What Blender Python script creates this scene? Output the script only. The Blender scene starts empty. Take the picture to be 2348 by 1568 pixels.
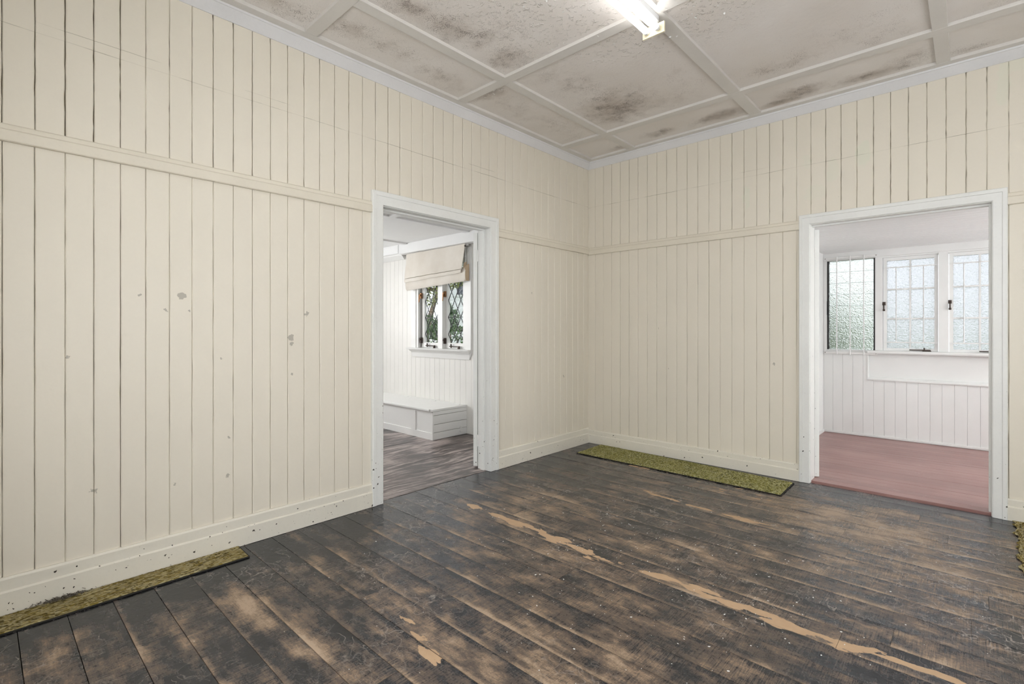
import bpy, math, random
from mathutils import Vector, Matrix, noise

SC = bpy.context.scene
COL = SC.collection
random.seed(7)
W_IMG = 2348.0

# ------------------------------------------------------------------ camera, world, large lights, exposure
cam_d = bpy.data.cameras.new('camera')
cam = bpy.data.objects.new('camera', cam_d)
COL.objects.link(cam)
cam.location = (2.9843, -4.4162, 1.2)
cam.rotation_euler = (math.radians(90), 0, math.radians(42.8))
cam_d.sensor_fit = 'HORIZONTAL'
cam_d.sensor_width = 36.0
cam_d.lens = 1137.0 / W_IMG * 36.0
cam_d.shift_y = -30.0 / W_IMG
cam_d.clip_start = 0.05
SC.camera = cam

wd = bpy.data.worlds.new('overcast_sky')
SC.world = wd
wd.use_nodes = True
bg = wd.node_tree.nodes['Background']
bg.inputs['Color'].default_value = (0.93, 0.965, 1.0, 1)
bg.inputs['Strength'].default_value = 1.6


def area_light(name, loc, rot, sx, sy, watts, col=(1, 1, 1)):
    d = bpy.data.lights.new(name, 'AREA')
    d.shape = 'RECTANGLE'
    d.size, d.size_y = sx, sy
    d.energy = watts
    d.color = col
    o = bpy.data.objects.new(name, d)
    COL.objects.link(o)
    o.location = loc
    o.rotation_euler = rot
    return o


R90 = math.radians(90)
# daylight and bay fill standing just outside unseen windows (all of them built below)
area_light('window_rear_offscreen', (2.75, -5.12, 1.45), (R90, 0, 0), 2.95, 1.65, 90, (0.97, 0.985, 1.0))      # faces +y
area_light('window_side_offscreen', (4.77, -2.55, 1.55), (R90, 0, R90), 3.1, 1.45, 29, (0.97, 0.985, 1.0))    # faces -x
area_light('window_bay_offscreen', (-3.92, -2.60, 1.50), (R90, 0, -R90), 1.9, 1.2, 88, (0.98, 0.99, 1.0))      # faces +x; unseen light added to brighten the bay room
area_light('window_verandah_offscreen', (5.72, 1.22, 1.40), (R90, 0, R90), 1.5, 1.1, 100, (0.98, 0.99, 1.0))     # faces -x

SC.view_settings.view_transform = 'Standard'
SC.view_settings.look = 'None'
SC.view_settings.gamma = 1.0
SC.view_settings.use_curve_mapping = False
SC.view_settings.exposure = 0.04
cy = SC.cycles
cy.use_denoising = True
cy.max_bounces = 6
cy.diffuse_bounces = 4
cy.glossy_bounces = 2
cy.transmission_bounces = 5
cy.transparent_max_bounces = 8
cy.use_adaptive_sampling = True
cy.adaptive_threshold = 0.12
cy.adaptive_min_samples = 10
cy.sample_clamp_indirect = 6.0
cy.caustics_reflective = False
cy.caustics_refractive = False


# ------------------------------------------------------------------ shader helpers
class NT:
    def __init__(s, name):
        s.m = bpy.data.materials.new(name)
        s.m.use_nodes = True
        s.t = s.m.node_tree
        s.b = s.t.nodes['Principled BSDF']
        s.out = s.t.nodes['Material Output']
        s._p = None

    def n(s, k):
        return s.t.nodes.new(k)

    def l(s, a, b):
        s.t.links.new(a, b)

    def put(s, sock, v):
        if hasattr(v, 'links'):
            s.l(v, sock)
        elif isinstance(v, tuple) and len(v) == 3 and sock.type == 'RGBA':
            sock.default_value = (*v, 1)
        else:
            sock.default_value = v

    def pos(s):
        if s._p is None:
            s._p = s.n('ShaderNodeNewGeometry').outputs['Position']
        return s._p

    def xyz(s, v):
        k = s.n('ShaderNodeSeparateXYZ')
        s.put(k.inputs[0], v)
        return k.outputs

    def attr(s, name):
        k = s.n('ShaderNodeAttribute')
        k.attribute_name = name
        return k.outputs['Fac']

    def rnd(s):
        return s.n('ShaderNodeObjectInfo').outputs['Random']

    def vm(s, op, a, b=None, out=0):
        k = s.n('ShaderNodeVectorMath')
        k.operation = op
        s.put(k.inputs[0], a)
        if b is not None:
            if op == 'SCALE':
                s.put(k.inputs[3], b)
            else:
                s.put(k.inputs[1], b)
        return k.outputs[out]

    def ma(s, op, a, b=0.0, c=0.0, clamp=False):
        k = s.n('ShaderNodeMath')
        k.operation = op
        k.use_clamp = clamp
        s.put(k.inputs[0], a)
        s.put(k.inputs[1], b)
        s.put(k.inputs[2], c)
        return k.outputs[0]

    def mr(s, v, a, b, c=0.0, d=1.0, smooth=False):
        k = s.n('ShaderNodeMapRange')
        k.interpolation_type = 'SMOOTHSTEP' if smooth else 'LINEAR'
        s.put(k.inputs[0], v)
        for i, q in enumerate((a, b, c, d)):
            s.put(k.inputs[i + 1], q)
        return k.outputs[0]

    def noise(s, vec, scale, detail=3.0, rough=0.55, out=0):
        k = s.n('ShaderNodeTexNoise')
        s.put(k.inputs['Vector'], vec)
        k.inputs['Scale'].default_value = scale
        k.inputs['Detail'].default_value = detail
        k.inputs['Roughness'].default_value = rough
        return k.outputs[out]

    def voro(s, vec, scale, out='Distance', feat='F1'):
        k = s.n('ShaderNodeTexVoronoi')
        k.feature = feat
        s.put(k.inputs['Vector'], vec)
        k.inputs['Scale'].default_value = scale
        return k.outputs[out]

    def mix(s, f, a, b, mode='MIX'):
        k = s.n('ShaderNodeMix')
        k.data_type = 'RGBA'
        k.blend_type = mode
        s.put(k.inputs[0], f)
        s.put(k.inputs[6], a)
        s.put(k.inputs[7], b)
        return k.outputs[2]

    def ramp(s, f, stops):
        k = s.n('ShaderNodeValToRGB')
        e = k.color_ramp.elements
        while len(e) < len(stops):
            e.new(0.5)
        for q, (p, c) in zip(e, stops):
            q.position = p
            q.color = (*c, 1)
        s.put(k.inputs[0], f)
        return k.outputs[0]

    def bump(s, h, strength=0.3, dist=0.01):
        k = s.n('ShaderNodeBump')
        k.inputs['Strength'].default_value = strength
        k.inputs['Distance'].default_value = dist
        s.put(k.inputs['Height'], h)
        s.l(k.outputs[0], s.b.inputs['Normal'])
        return k.outputs[0]

    def base(s, col, rough=0.5, metal=0.0, spec=0.5):
        s.put(s.b.inputs['Base Color'], col)
        s.put(s.b.inputs['Roughness'], rough)
        s.b.inputs['Metallic'].default_value = metal
        s.b.inputs['Specular IOR Level'].default_value = spec
        return s.m


def plain(name, col, rough=0.5, metal=0.0, var=0.06, scale=6.0, bump=0.0):
    t = NT(name)
    nz = t.noise(t.pos(), scale, 4)
    lo = tuple(c * (1 - var) for c in col)
    hi = tuple(min(1, c * (1 + var)) for c in col)
    c = t.mix(nz, lo, hi)
    if bump:
        t.bump(t.noise(t.pos(), 140, 3), bump, 0.002)
    return t.base(c, rough, metal)


def chips(t, scale, keep, size, gate=None):
    """round-ish paint chips: voronoi cells of which only some are kept"""
    p = t.pos()
    warp = t.vm('ADD', p, t.vm('SCALE', t.noise(p, 60, 2, out=1), 0.02))
    d = t.voro(warp, scale)
    k = t.n('ShaderNodeSeparateColor')
    t.l(t.voro(warp, scale, 'Color'), k.inputs[0])
    th = t.ma('MULTIPLY', t.ma('GREATER_THAN', k.outputs[0], keep), t.mr(k.outputs[1], 0, 1, size * 0.35, size))
    if gate is not None:
        th = t.ma('MULTIPLY', th, gate)
    return t.ma('LESS_THAN', d, th)


def painted_boards(name, col, crack_z, patches=(), chip_pts=()):
    """old oil paint on vertical boards: dust, hairline ridge, filler patches, chips"""
    t = NT(name)
    p = t.pos()
    x, y, z = t.xyz(p)
    big = t.noise(p, 1.1, 3)
    fine = t.noise(p, 55, 3)
    c = t.mix(t.mr(big, 0.3, 0.7), tuple(v * 0.965 for v in col), col)
    c = t.mix(t.ma('MULTIPLY', t.rnd(), 0.10), c, tuple(v * 0.90 for v in col))
    c = t.mix(t.mr(fine, 0.35, 0.75, 0, 0.10), c, tuple(v * 0.86 for v in col))
    wob = t.vm('ADD', p, t.vm('SCALE', t.vm('SUBTRACT', t.noise(p, 14, 4, out=1), (0.5, 0.5, 0.5)), 0.10))
    for (bx, by, bz, rx, rz, s) in patches:
        d = t.vm('LENGTH', t.vm('MULTIPLY', t.vm('SUBTRACT', wob, (bx, by, bz)), (1 / rx, 1 / rx, 1 / rz)), out=1)
        c = t.mix(t.mr(d, 1.0, 0.75, 0, s), c, (0.70, 0.70, 0.58))
    mask = None
    wob2 = t.vm('ADD', p, t.vm('SCALE', t.vm('SUBTRACT', t.noise(p, 45, 2, out=1), (0.5, 0.5, 0.5)), 0.045))
    for (bx, by, bz, r) in chip_pts:
        d = t.ma('DIVIDE', t.vm('DISTANCE', wob2, (bx, by, bz), out=1), r)
        mask = d if mask is None else t.ma('MINIMUM', mask, d)
    if mask is not None:
        rim = t.mr(mask, 0.8, 1.0, 1, 0)
        c = t.mix(rim, c, (0.43, 0.40, 0.34))
    tiny = chips(t, 11, 0.86, 0.045)
    c = t.mix(tiny, c, (0.17, 0.14, 0.10))
    wz = t.ma('ADD', z, t.ma('MULTIPLY', t.ma('SUBTRACT', t.noise(p, 3.0, 2), 0.5), 0.012))
    gate = t.mr(t.noise(p, 2.7, 4), 0.46, 0.56)
    l1 = t.ma('LESS_THAN', t.ma('ABSOLUTE', t.ma('SUBTRACT', wz, crack_z)), 0.0016)
    gate2 = t.mr(t.noise(p, 1.6, 4), 0.54, 0.60)
    l2 = t.ma('LESS_THAN', t.ma('ABSOLUTE', t.ma('SUBTRACT', wz, crack_z + 0.046)), 0.0013)
    lines = t.ma('MAXIMUM', t.ma('MULTIPLY', l1, t.ma('ADD', gate, 0.25)), t.ma('MULTIPLY', l2, gate2))
    c = t.mix(t.ma('MULTIPLY', lines, 0.55, clamp=True), c, (0.22, 0.19, 0.13))
    h = t.noise(p, 12, 3, 0.6)
    t.bump(h, 0.22, 0.006)
    return t.base(c, t.mr(big, 0.2, 0.8, 0.36, 0.5), spec=0.45)


def painted_trim(name, col, chip=True, low=True, keep=0.62, size=0.13):
    t = NT(name)
    p = t.pos()
    z = t.xyz(p)[2]
    c = t.mix(t.mr(t.noise(p, 3, 3), 0.3, 0.7), tuple(v * 0.94 for v in col), col)
    c = t.mix(t.mr(t.noise(p, 70, 2), 0.5, 0.8, 0, 0.12), c, tuple(v * 0.7 for v in col))
    if chip:
        g = t.mr(z, 0.05, 1.1, 1.0, 0.18) if low else None
        m = chips(t, 24, keep, size, g)
        g2 = t.mr(z, 0.05, 0.7, 1.0, 0.25) if low else None
        m2 = chips(t, 60, 0.72, 0.16, g2)
        c = t.mix(t.ma('MAXIMUM', m, m2), c, (0.035, 0.028, 0.022))
    t.bump(t.noise(p, 35, 3), 0.18, 0.004)
    return t.base(c, 0.38, spec=0.45)


M = {}
CREAM_L = (0.750, 0.700, 0.600)
CREAM_R = CREAM_L
M['wall_l'] = painted_boards('cream_paint_left', CREAM_L, 2.491, chip_pts=[
    (0, -3.697, 1.373, .021), (0, -3.044, 1.291, .017), (0, -3.136, 1.15, .020), (0, -3.136, 1.11, .013), (0, -3.767, 1.29, .009),
    (0, -3.662, 1.295, .008), (0, -3.874, 1.364, .009), (0, -3.509, 1.044, .009), (0, -4.045, .45, .014), (0, -3.131, .923, .009),
    (0, -3.478, .612, .010), (0, -3.483, .398, .011), (0, -4.138, 1.07, .008), (0, -3.73, .407, .008), (0, -.438, .73, .013),
    (0, -.921, 1.532, .009)])
M['wall_r'] = painted_boards('cream_paint_right', CREAM_R, 2.481, patches=[
    (2.405, 0, 2.485, .055, .10, .75), (1.594, 0, 2.301, .030, .11, .6), (3.133, 0, 2.757, .045, .16, .6), (2.04, 0, 2.511, .04, .05, .4),
    (2.215, 0, 2.405, .05, .09, .45), (2.10, 0, 2.26, .09, .06, .35), (3.25, 0, 2.86, .12, .06, .5)],
    chip_pts=[(1.806, 0, .912, .012), (.8, 0, 1.2, .006)])
M['wall_plain'] = painted_boards('cream_paint_rear', CREAM_L, 2.49)
M['gap'] = plain('raw_timber_behind_boards', (0.14, 0.105, 0.07), 0.9)
M['base'] = painted_trim('cream_skirting_paint', (0.75, 0.715, 0.625), keep=0.58, size=0.155)
M['rail'] = painted_trim('cream_rail_paint', (0.725, 0.675, 0.57), chip=False)
M['arch'] = painted_trim('white_architrave_paint', (0.785, 0.79, 0.765), keep=0.55, size=0.16)
M['cornice'] = painted_trim('white_cornice_paint', (0.72, 0.715, 0.72), chip=False)
M['batten'] = painted_trim('ceiling_batten_paint', (0.68, 0.655, 0.62), chip=False)
M['white'] = plain('white_gloss_paint', (0.80, 0.795, 0.775), 0.35, var=0.03)
M['white_wall'] = plain('white_board_paint', (0.80, 0.785, 0.745), 0.45, var=0.03)
M['ver_wall'] = plain('pale_pink_white_board_paint', (0.765, 0.77, 0.755), 0.42, var=0.03)
M['white_ceiling'] = plain('white_ceiling_paint', (0.85, 0.85, 0.845), 0.6, var=0.02)
M['ver_ceiling'] = plain('verandah_ceiling_paint', (0.88, 0.89, 0.885), 0.5, var=0.02)
M['iron'] = plain('dark_bronze_hardware', (0.05, 0.035, 0.028), 0.45, 0.6, var=0.3, scale=60)
M['lead'] = plain('dark_lead_came', (0.02, 0.02, 0.022), 0.55, 0.2)
M['black'] = plain('black_rubber_channel', (0.025, 0.025, 0.025), 0.7, var=0.4, scale=40)
M['steel'] = plain('white_painted_steel', (0.70, 0.70, 0.69), 0.45)
M['barwhite'] = plain('grey_white_bar_paint', (0.74, 0.74, 0.73), 0.4)
M['brass'] = plain('worn_brass_latch', (0.30, 0.15, 0.07), 0.4, 0.7, var=0.3, scale=50)
M['cream_plastic'] = plain('yellowed_cream_plastic', (0.80, 0.74, 0.55), 0.45, var=0.04)
M['lamp_body'] = plain('grey_white_enamel', (0.62, 0.63, 0.65), 0.35, var=0.03)

t = NT('lit_fluorescent_glass')
t.base((0.9, 0.9, 0.9), 0.3)
t.b.inputs['Emission Color'].default_value = (1.0, 0.985, 0.965, 1)
t.b.inputs['Emission Strength'].default_value = 9.0
M['tube'] = t.m
M['white_plain'] = plain('white_tube_cap', (0.82, 0.82, 0.80), 0.4, var=0.02)

# ceiling sheet: attribute mould (0..1) says where the mould grows, peel where paint lifts
t = NT('mouldy_ceiling_paint')
p = t.pos()
mo, pe = t.attr('mould'), t.attr('peel')
c = t.mix(t.mr(t.noise(p, 2.0, 3), 0.3, 0.7), (0.70, 0.655, 0.61), (0.77, 0.735, 0.705))
soft = t.mr(t.ma('ADD', mo, t.ma('MULTIPLY', t.ma('SUBTRACT', t.noise(p, 9, 6, 0.72), 0.5), 1.6)), 0.42, 1.45, 0, 0.60)
c = t.mix(soft, c, (0.270, 0.205, 0.150))
sp = t.noise(p, 250, 2, 0.65)
gate = t.mr(t.noise(p, 11, 4, 0.65), 0.38, 0.62)
lim = t.ma('SUBTRACT', 0.735, t.ma('MULTIPLY', t.ma('MULTIPLY', t.ma('MINIMUM', t.ma('POWER', mo, 0.7), 1.0), t.ma('ADD', gate, 0.40)), 0.185))
c = t.mix(t.ma('MULTIPLY', t.mr(t.ma('SUBTRACT', sp, lim), 0.0, 0.02), 0.85), c, (0.13, 0.10, 0.085))
lump = t.ma('MULTIPLY', pe, t.mr(t.noise(p, 38, 3, 0.6), 0.56, 0.74))
t.bump(t.ma('ADD', t.ma('MULTIPLY', lump, 3.0), t.ma('MULTIPLY', t.noise(p, 30, 4), 0.25)), 0.45, 0.010)
M['ceil'] = t.base(c, t.mr(pe, 0, 1, 0.6, 0.33), spec=0.4)


def floor_mat():
    """worn stained boards: wear = how much of the dark stain is gone, fill = bare filler smears"""
    t = NT('worn_dark_stained_boards')
    p = t.pos()
    x, y, z = t.xyz(p)
    wear, fill = t.attr('wear'), t.attr('fill')
    v = t.ma('FRACT', t.ma('DIVIDE', t.ma('ADD', y, 20 * 0.1493 + 2.963), 0.1493))
    rb = t.rnd()
    sh = t.n('ShaderNodeCombineXYZ')
    t.l(t.ma('ADD', x, t.ma('MULTIPLY', rb, 37.0)), sh.inputs[0])
    t.l(y, sh.inputs[1])
    t.l(rb, sh.inputs[2])
    q = sh.outputs[0]
    patch = t.noise(t.vm('MULTIPLY', q, (2.6, 7.0, 1)), 1.0, 6, 0.72)
    blot = t.noise(t.vm('MULTIPLY', q, (7.0, 10.0, 1)), 1.0, 4, 0.7)
    saw = t.noise(t.vm('MULTIPLY', q, (230, 11, 1)), 1.0, 4, 0.65)
    grain = t.noise(t.vm('MULTIPLY', q, (7, 240, 1)), 1.0, 4, 0.6)
    em = t.mr(t.noise(t.vm('MULTIPLY', q, (1.6, 1.6, 1)), 1.0, 3), 0.42, 0.60, 0.0, 0.36)
    edge = t.ma('MULTIPLY', t.mr(v, 0.0, 0.20, 1.0, 0.0, True), em)
    edge2 = t.mr(v, 0.78, 1.0, 0.0, -0.16, True)
    a = t.ma('MULTIPLY', t.ma('SUBTRACT', patch, 0.5), 1.9)
    b = t.ma('MULTIPLY', t.ma('SUBTRACT', blot, 0.5), 1.3)
    sm = t.mr(t.noise(t.vm('MULTIPLY', q, (3.1, 3.3, 1)), 1.0, 3), 0.40, 0.62, 0.15, 1.1)
    s1 = t.ma('MULTIPLY', t.ma('MULTIPLY', t.ma('SUBTRACT', saw, 0.5), 1.05), sm)
    g1 = t.ma('MULTIPLY', t.ma('SUBTRACT', grain, 0.5), 0.32)
    fine = t.ma('MULTIPLY', t.ma('SUBTRACT', t.noise(p, 170, 3, 0.7), 0.5), 0.55)
    w = t.ma('ADD', t.ma('ADD', wear, fine), t.ma('ADD', t.ma('ADD', a, b), t.ma('ADD', t.ma('ADD', s1, g1), t.ma('ADD', edge, edge2))))
    c = t.ramp(w, [(0.0, (0.012, 0.013, 0.016)), (0.26, (0.029, 0.030, 0.034)), (0.42, (0.068, 0.053, 0.045)), (0.58, (0.128, 0.094, 0.073)),
                   (0.74, (0.25, 0.178, 0.12)), (1.0, (0.42, 0.31, 0.22))])
    # scratches: thin bright arcs
    sc = t.noise(t.vm('ADD', p, (3.1, 8.7, 0)), 5.0, 2, 0.5)
    thin = t.mr(t.ma('ABSOLUTE', t.ma('SUBTRACT', sc, 0.5)), 0.0, 0.007, 1, 0)
    sc2 = t.noise(t.vm('ADD', p, (13.1, 2.7, 4)), 9.0, 1, 0.5)
    thin2 = t.mr(t.ma('ABSOLUTE', t.ma('SUBTRACT', sc2, 0.47)), 0.0, 0.009, 1, 0)
    sc3 = t.noise(t.vm('ADD', p, (23.1, 12.7, 7)), 6.5, 3, 0.5)
    thin3 = t.mr(t.ma('ABSOLUTE', t.ma('SUBTRACT', sc3, 0.53)), 0.0, 0.006, 1, 0)
    sg = t.ma('ADD', t.mr(t.noise(p, 1.7, 2), 0.45, 0.62, 0.12, 0.75), t.attr('scuff'), clamp=True)
    brk = t.mr(t.noise(p, 60, 2), 0.32, 0.50)
    lines = t.ma('MAXIMUM', t.ma('MAXIMUM', thin, thin2), thin3)
    c = t.mix(t.ma('MULTIPLY', t.ma('MULTIPLY', t.ma('MULTIPLY', lines, sg), brk), 0.8), c, (0.42, 0.37, 0.33))
    # filler smears with scalloped trowel edges
    wp = t.vm('ADD', p, t.vm('SCALE', t.vm('SUBTRACT', t.noise(p, 11, 2, out=1), (0.5, 0.5, 0.5)), 0.05))
    fz = t.voro(t.vm('MULTIPLY', wp, (7.5, 19, 1)), 1.0)
    fn = t.noise(t.vm('MULTIPLY', p, (12, 30, 1)), 1.0, 4, 0.6)
    f = t.mr(t.ma('ADD', t.ma('SUBTRACT', fill, t.ma('MULTIPLY', fz, 1.12)), t.ma('MULTIPLY', t.ma('SUBTRACT', fn, 0.5), 1.3)), 0.16, 0.20)
    c = t.mix(f, c, t.mix(t.noise(p, 25, 3), (0.43, 0.285, 0.17), (0.54, 0.375, 0.235)))
    rough = t.mr(t.ma('ADD', w, t.ma('MULTIPLY', t.ma('SUBTRACT', saw, 0.5), 0.5)), 0.1, 1.0, 0.20, 0.48)
    rough = t.mix(f, rough, (0.62, 0.62, 0.62))
    t.bump(t.noise(t.vm('MULTIPLY', q, (40, 60, 1)), 1.0, 2, 0.6), 0.22, 0.004)
    return t.base(c, rough, spec=0.5)


M['floor'] = floor_mat()

t = NT('scraped_brown_boards')
p = t.pos()
q = t.vm('ADD', p, t.vm('SCALE', t.vm('SUBTRACT', t.noise(p, 1.3, 2, out=1), (0.5, 0.5, 0.5)), 0.35))
st = t.noise(t.vm('MULTIPLY', q, (24, 2.2, 1)), 1.0, 5, 0.72)
bg_ = t.noise(p, 2.3, 4)
w = t.ma('ADD', st, t.ma('MULTIPLY', t.ma('SUBTRACT', bg_, 0.5), 0.6))
c = t.ramp(w, [(0.30, (0.030, 0.026, 0.026)), (0.45, (0.075, 0.058, 0.054)), (0.53, (0.19, 0.150, 0.140)), (0.64, (0.44, 0.37, 0.345))])
t.bump(st, 0.3, 0.003)
M['floor2'] = t.base(c, t.mr(w, 0.3, 0.7, 0.30, 0.45))

t = NT('worn_red_floor_paint')
p = t.pos()
gr = t.noise(t.vm('MULTIPLY', p, (3, 90, 1)), 1.0, 4, 0.6)
c = t.mix(t.mr(t.noise(p, 2.2, 4), 0.3, 0.7), (0.27, 0.135, 0.120), (0.37, 0.215, 0.195))
c = t.mix(t.ma('MULTIPLY', t.rnd(), 0.35), c, (0.19, 0.10, 0.092))
c = t.mix(t.mr(gr, 0.52, 0.72, 0, 0.45), c, (0.42, 0.26, 0.235))
sc = t.mr(t.ma('ABSOLUTE', t.ma('SUBTRACT', t.noise(p, 4, 2), 0.5)), 0, 0.003, 1, 0)
c = t.mix(t.ma('MULTIPLY', t.ma('MULTIPLY', sc, t.mr(t.noise(p, 2, 2), 0.5, 0.65)), 0.5), c, (0.7, 0.6, 0.57))
t.bump(gr, 0.2, 0.002)
M['red'] = t.base(c, t.mr(gr, 0.3, 0.7, 0.28, 0.40))


def mat_mat(name, dark, mid, light, scl, pale):
    t = NT(name)
    p = t.pos()
    q = t.vm('MULTIPLY', p, scl)
    d = t.voro(q, 1.0)
    cell = t.n('ShaderNodeSeparateColor')
    t.l(t.voro(q, 1.0, 'Color'), cell.inputs[0])
    c = t.mix(t.mr(cell.outputs[0], 0.2, 0.8), dark, mid)
    c = t.mix(t.ma('MULTIPLY', t.mr(cell.outputs[1], pale, 1.0), 0.55), c, light)
    c = t.mix(t.mr(t.noise(p, 5, 3), 0.35, 0.7, 0, 0.45), c, mid)
    t.bump(t.ma('SUBTRACT', 1.0, d), 0.9, 0.006)
    return t.base(c, 0.85, spec=0.15)


M['mat_l'] = mat_mat('brown_olive_carpet_pile', (0.036, 0.027, 0.008), (0.22, 0.165, 0.04), (0.80, 0.72, 0.46), (170, 62, 60), 0.20)
M['mat_r'] = mat_mat('olive_green_carpet_pile', (0.055, 0.057, 0.010), (0.25, 0.235, 0.060), (0.78, 0.74, 0.46), (120, 105, 60), 0.30)
M['lint'] = plain('grey_brown_lint', (0.10, 0.085, 0.065), 0.95, var=0.5, scale=200)
M['backing'] = plain('black_carpet_backing', (0.016, 0.015, 0.012), 0.9, var=0.2)

# glass: thin clear panes and obscure textured panes
t = NT('clear_window_glass')
tr = t.n('ShaderNodeBsdfTransparent')
gl = t.n('ShaderNodeBsdfGlossy')
gl.inputs['Roughness'].default_value = 0.03
mx = t.n('ShaderNodeMixShader')
mx.inputs[0].default_value = 0.004
t.l(tr.outputs[0], mx.inputs[1])
t.l(gl.outputs[0], mx.inputs[2])
t.l(mx.outputs[0], t.out.inputs[0])
M['glass'] = t.m


def obscure(name, tint, scale, trans):
    t = NT(name)
    p = t.pos()
    h = t.ma('ADD', t.voro(p, scale, feat='SMOOTH_F1'), t.ma('MULTIPLY', t.noise(p, scale * 1.5, 2), 0.7))
    b = t.n('ShaderNodeBump')
    b.inputs['Strength'].default_value = 0.9
    b.inputs['Distance'].default_value = 0.02
    t.l(h, b.inputs['Height'])
    rf = t.n('ShaderNodeBsdfRefraction')
    rf.inputs['Color'].default_value = (*tint, 1)
    rf.inputs['Roughness'].default_value = 0.06
    rf.inputs['IOR'].default_value = 1.16
    tl = t.n('ShaderNodeBsdfTranslucent')
    tl.inputs['Color'].default_value = (*tint, 1)
    gs = t.n('ShaderNodeBsdfGlossy')
    gs.inputs['Roughness'].default_value = 0.15
    t.l(b.outputs[0], rf.inputs['Normal'])
    t.l(b.outputs[0], gs.inputs['Normal'])
    m1 = t.n('ShaderNodeMixShader')
    m1.inputs[0].default_value = trans
    t.l(rf.outputs[0], m1.inputs[1])
    t.l(tl.outputs[0], m1.inputs[2])
    m2 = t.n('ShaderNodeMixShader')
    m2.inputs[0].default_value = 0.06
    t.l(m1.outputs[0], m2.inputs[1])
    t.l(gs.outputs[0], m2.inputs[2])
    t.l(m2.outputs[0], t.out.inputs[0])
    return t.m


M['obscure'] = obscure('hammered_obscure_glass', (0.97, 0.98, 1.0), 75, 0.30)
M['obscure2'] = obscure('rippled_louvre_glass', (0.98, 1.0, 0.985), 85, 0.12)

t = NT('unbleached_blind_cloth')
p = t.pos()
c = t.mix(t.mr(t.noise(p, 5, 3), 0.3, 0.7), (0.72, 0.665, 0.585), (0.79, 0.745, 0.675))
t.bump(t.noise(p, 400, 2), 0.15, 0.001)
M['cloth'] = t.base(c, 0.85, spec=0.2)
M['cloth_edge'] = plain('tan_cloth_lining', (0.50, 0.38, 0.255), 0.85, var=0.1)


def leafy(name, a, b):
    t = NT(name)
    c = t.mix(t.noise(t.pos(), 9, 3), a, b)
    m = t.base(c, 0.5)
    t.b.inputs['Transmission Weight'].default_value = 0.0
    return m


M['hedge'] = leafy('hedge_leaf', (0.025, 0.065, 0.022), (0.11, 0.20, 0.055))
M['crown'] = leafy('tree_leaf', (0.07, 0.11, 0.02), (0.33, 0.35, 0.09))
M['shrub'] = leafy('shrub_leaf', (0.04, 0.09, 0.04), (0.16, 0.26, 0.12))
M['bank'] = leafy('bank_leaf', (0.08, 0.16, 0.055), (0.22, 0.32, 0.13))
M['bark'] = plain('grey_brown_bark', (0.21, 0.155, 0.115), 0.9, var=0.35, scale=14)
M['lawn'] = plain('mown_grass', (0.16, 0.23, 0.085), 0.95, var=0.3, scale=3)
M['concrete'] = plain('pale_concrete', (0.66, 0.655, 0.64), 0.9, var=0.10)
M['house'] = plain('white_weatherboard', (0.72, 0.74, 0.76), 0.6, var=0.04)
M['roof'] = plain('grey_roof_iron', (0.22, 0.23, 0.25), 0.6)
M['darkglass'] = plain('dark_far_pane', (0.06, 0.07, 0.09), 0.15)

# ------------------------------------------------------------------ geometry helpers
WP = {}


def setp(o, label=None, cat=None, group=None, kind=None):
    if label:
        o['label'] = label
    if cat:
        o['category'] = cat
    if group:
        o['group'] = group
    if kind:
        o['kind'] = kind
    return o


def link(o, loc, parent=None):
    COL.objects.link(o)
    loc = Vector(loc)
    if parent is not None:
        o.parent = parent
        o.location = loc - WP[parent]
    else:
        o.location = loc
    WP[o] = loc
    return o


def empty(name, loc, **k):
    o = bpy.data.objects.new(name, None)
    o.empty_display_size = 0.1
    link(o, loc)
    return setp(o, **k)


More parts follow.
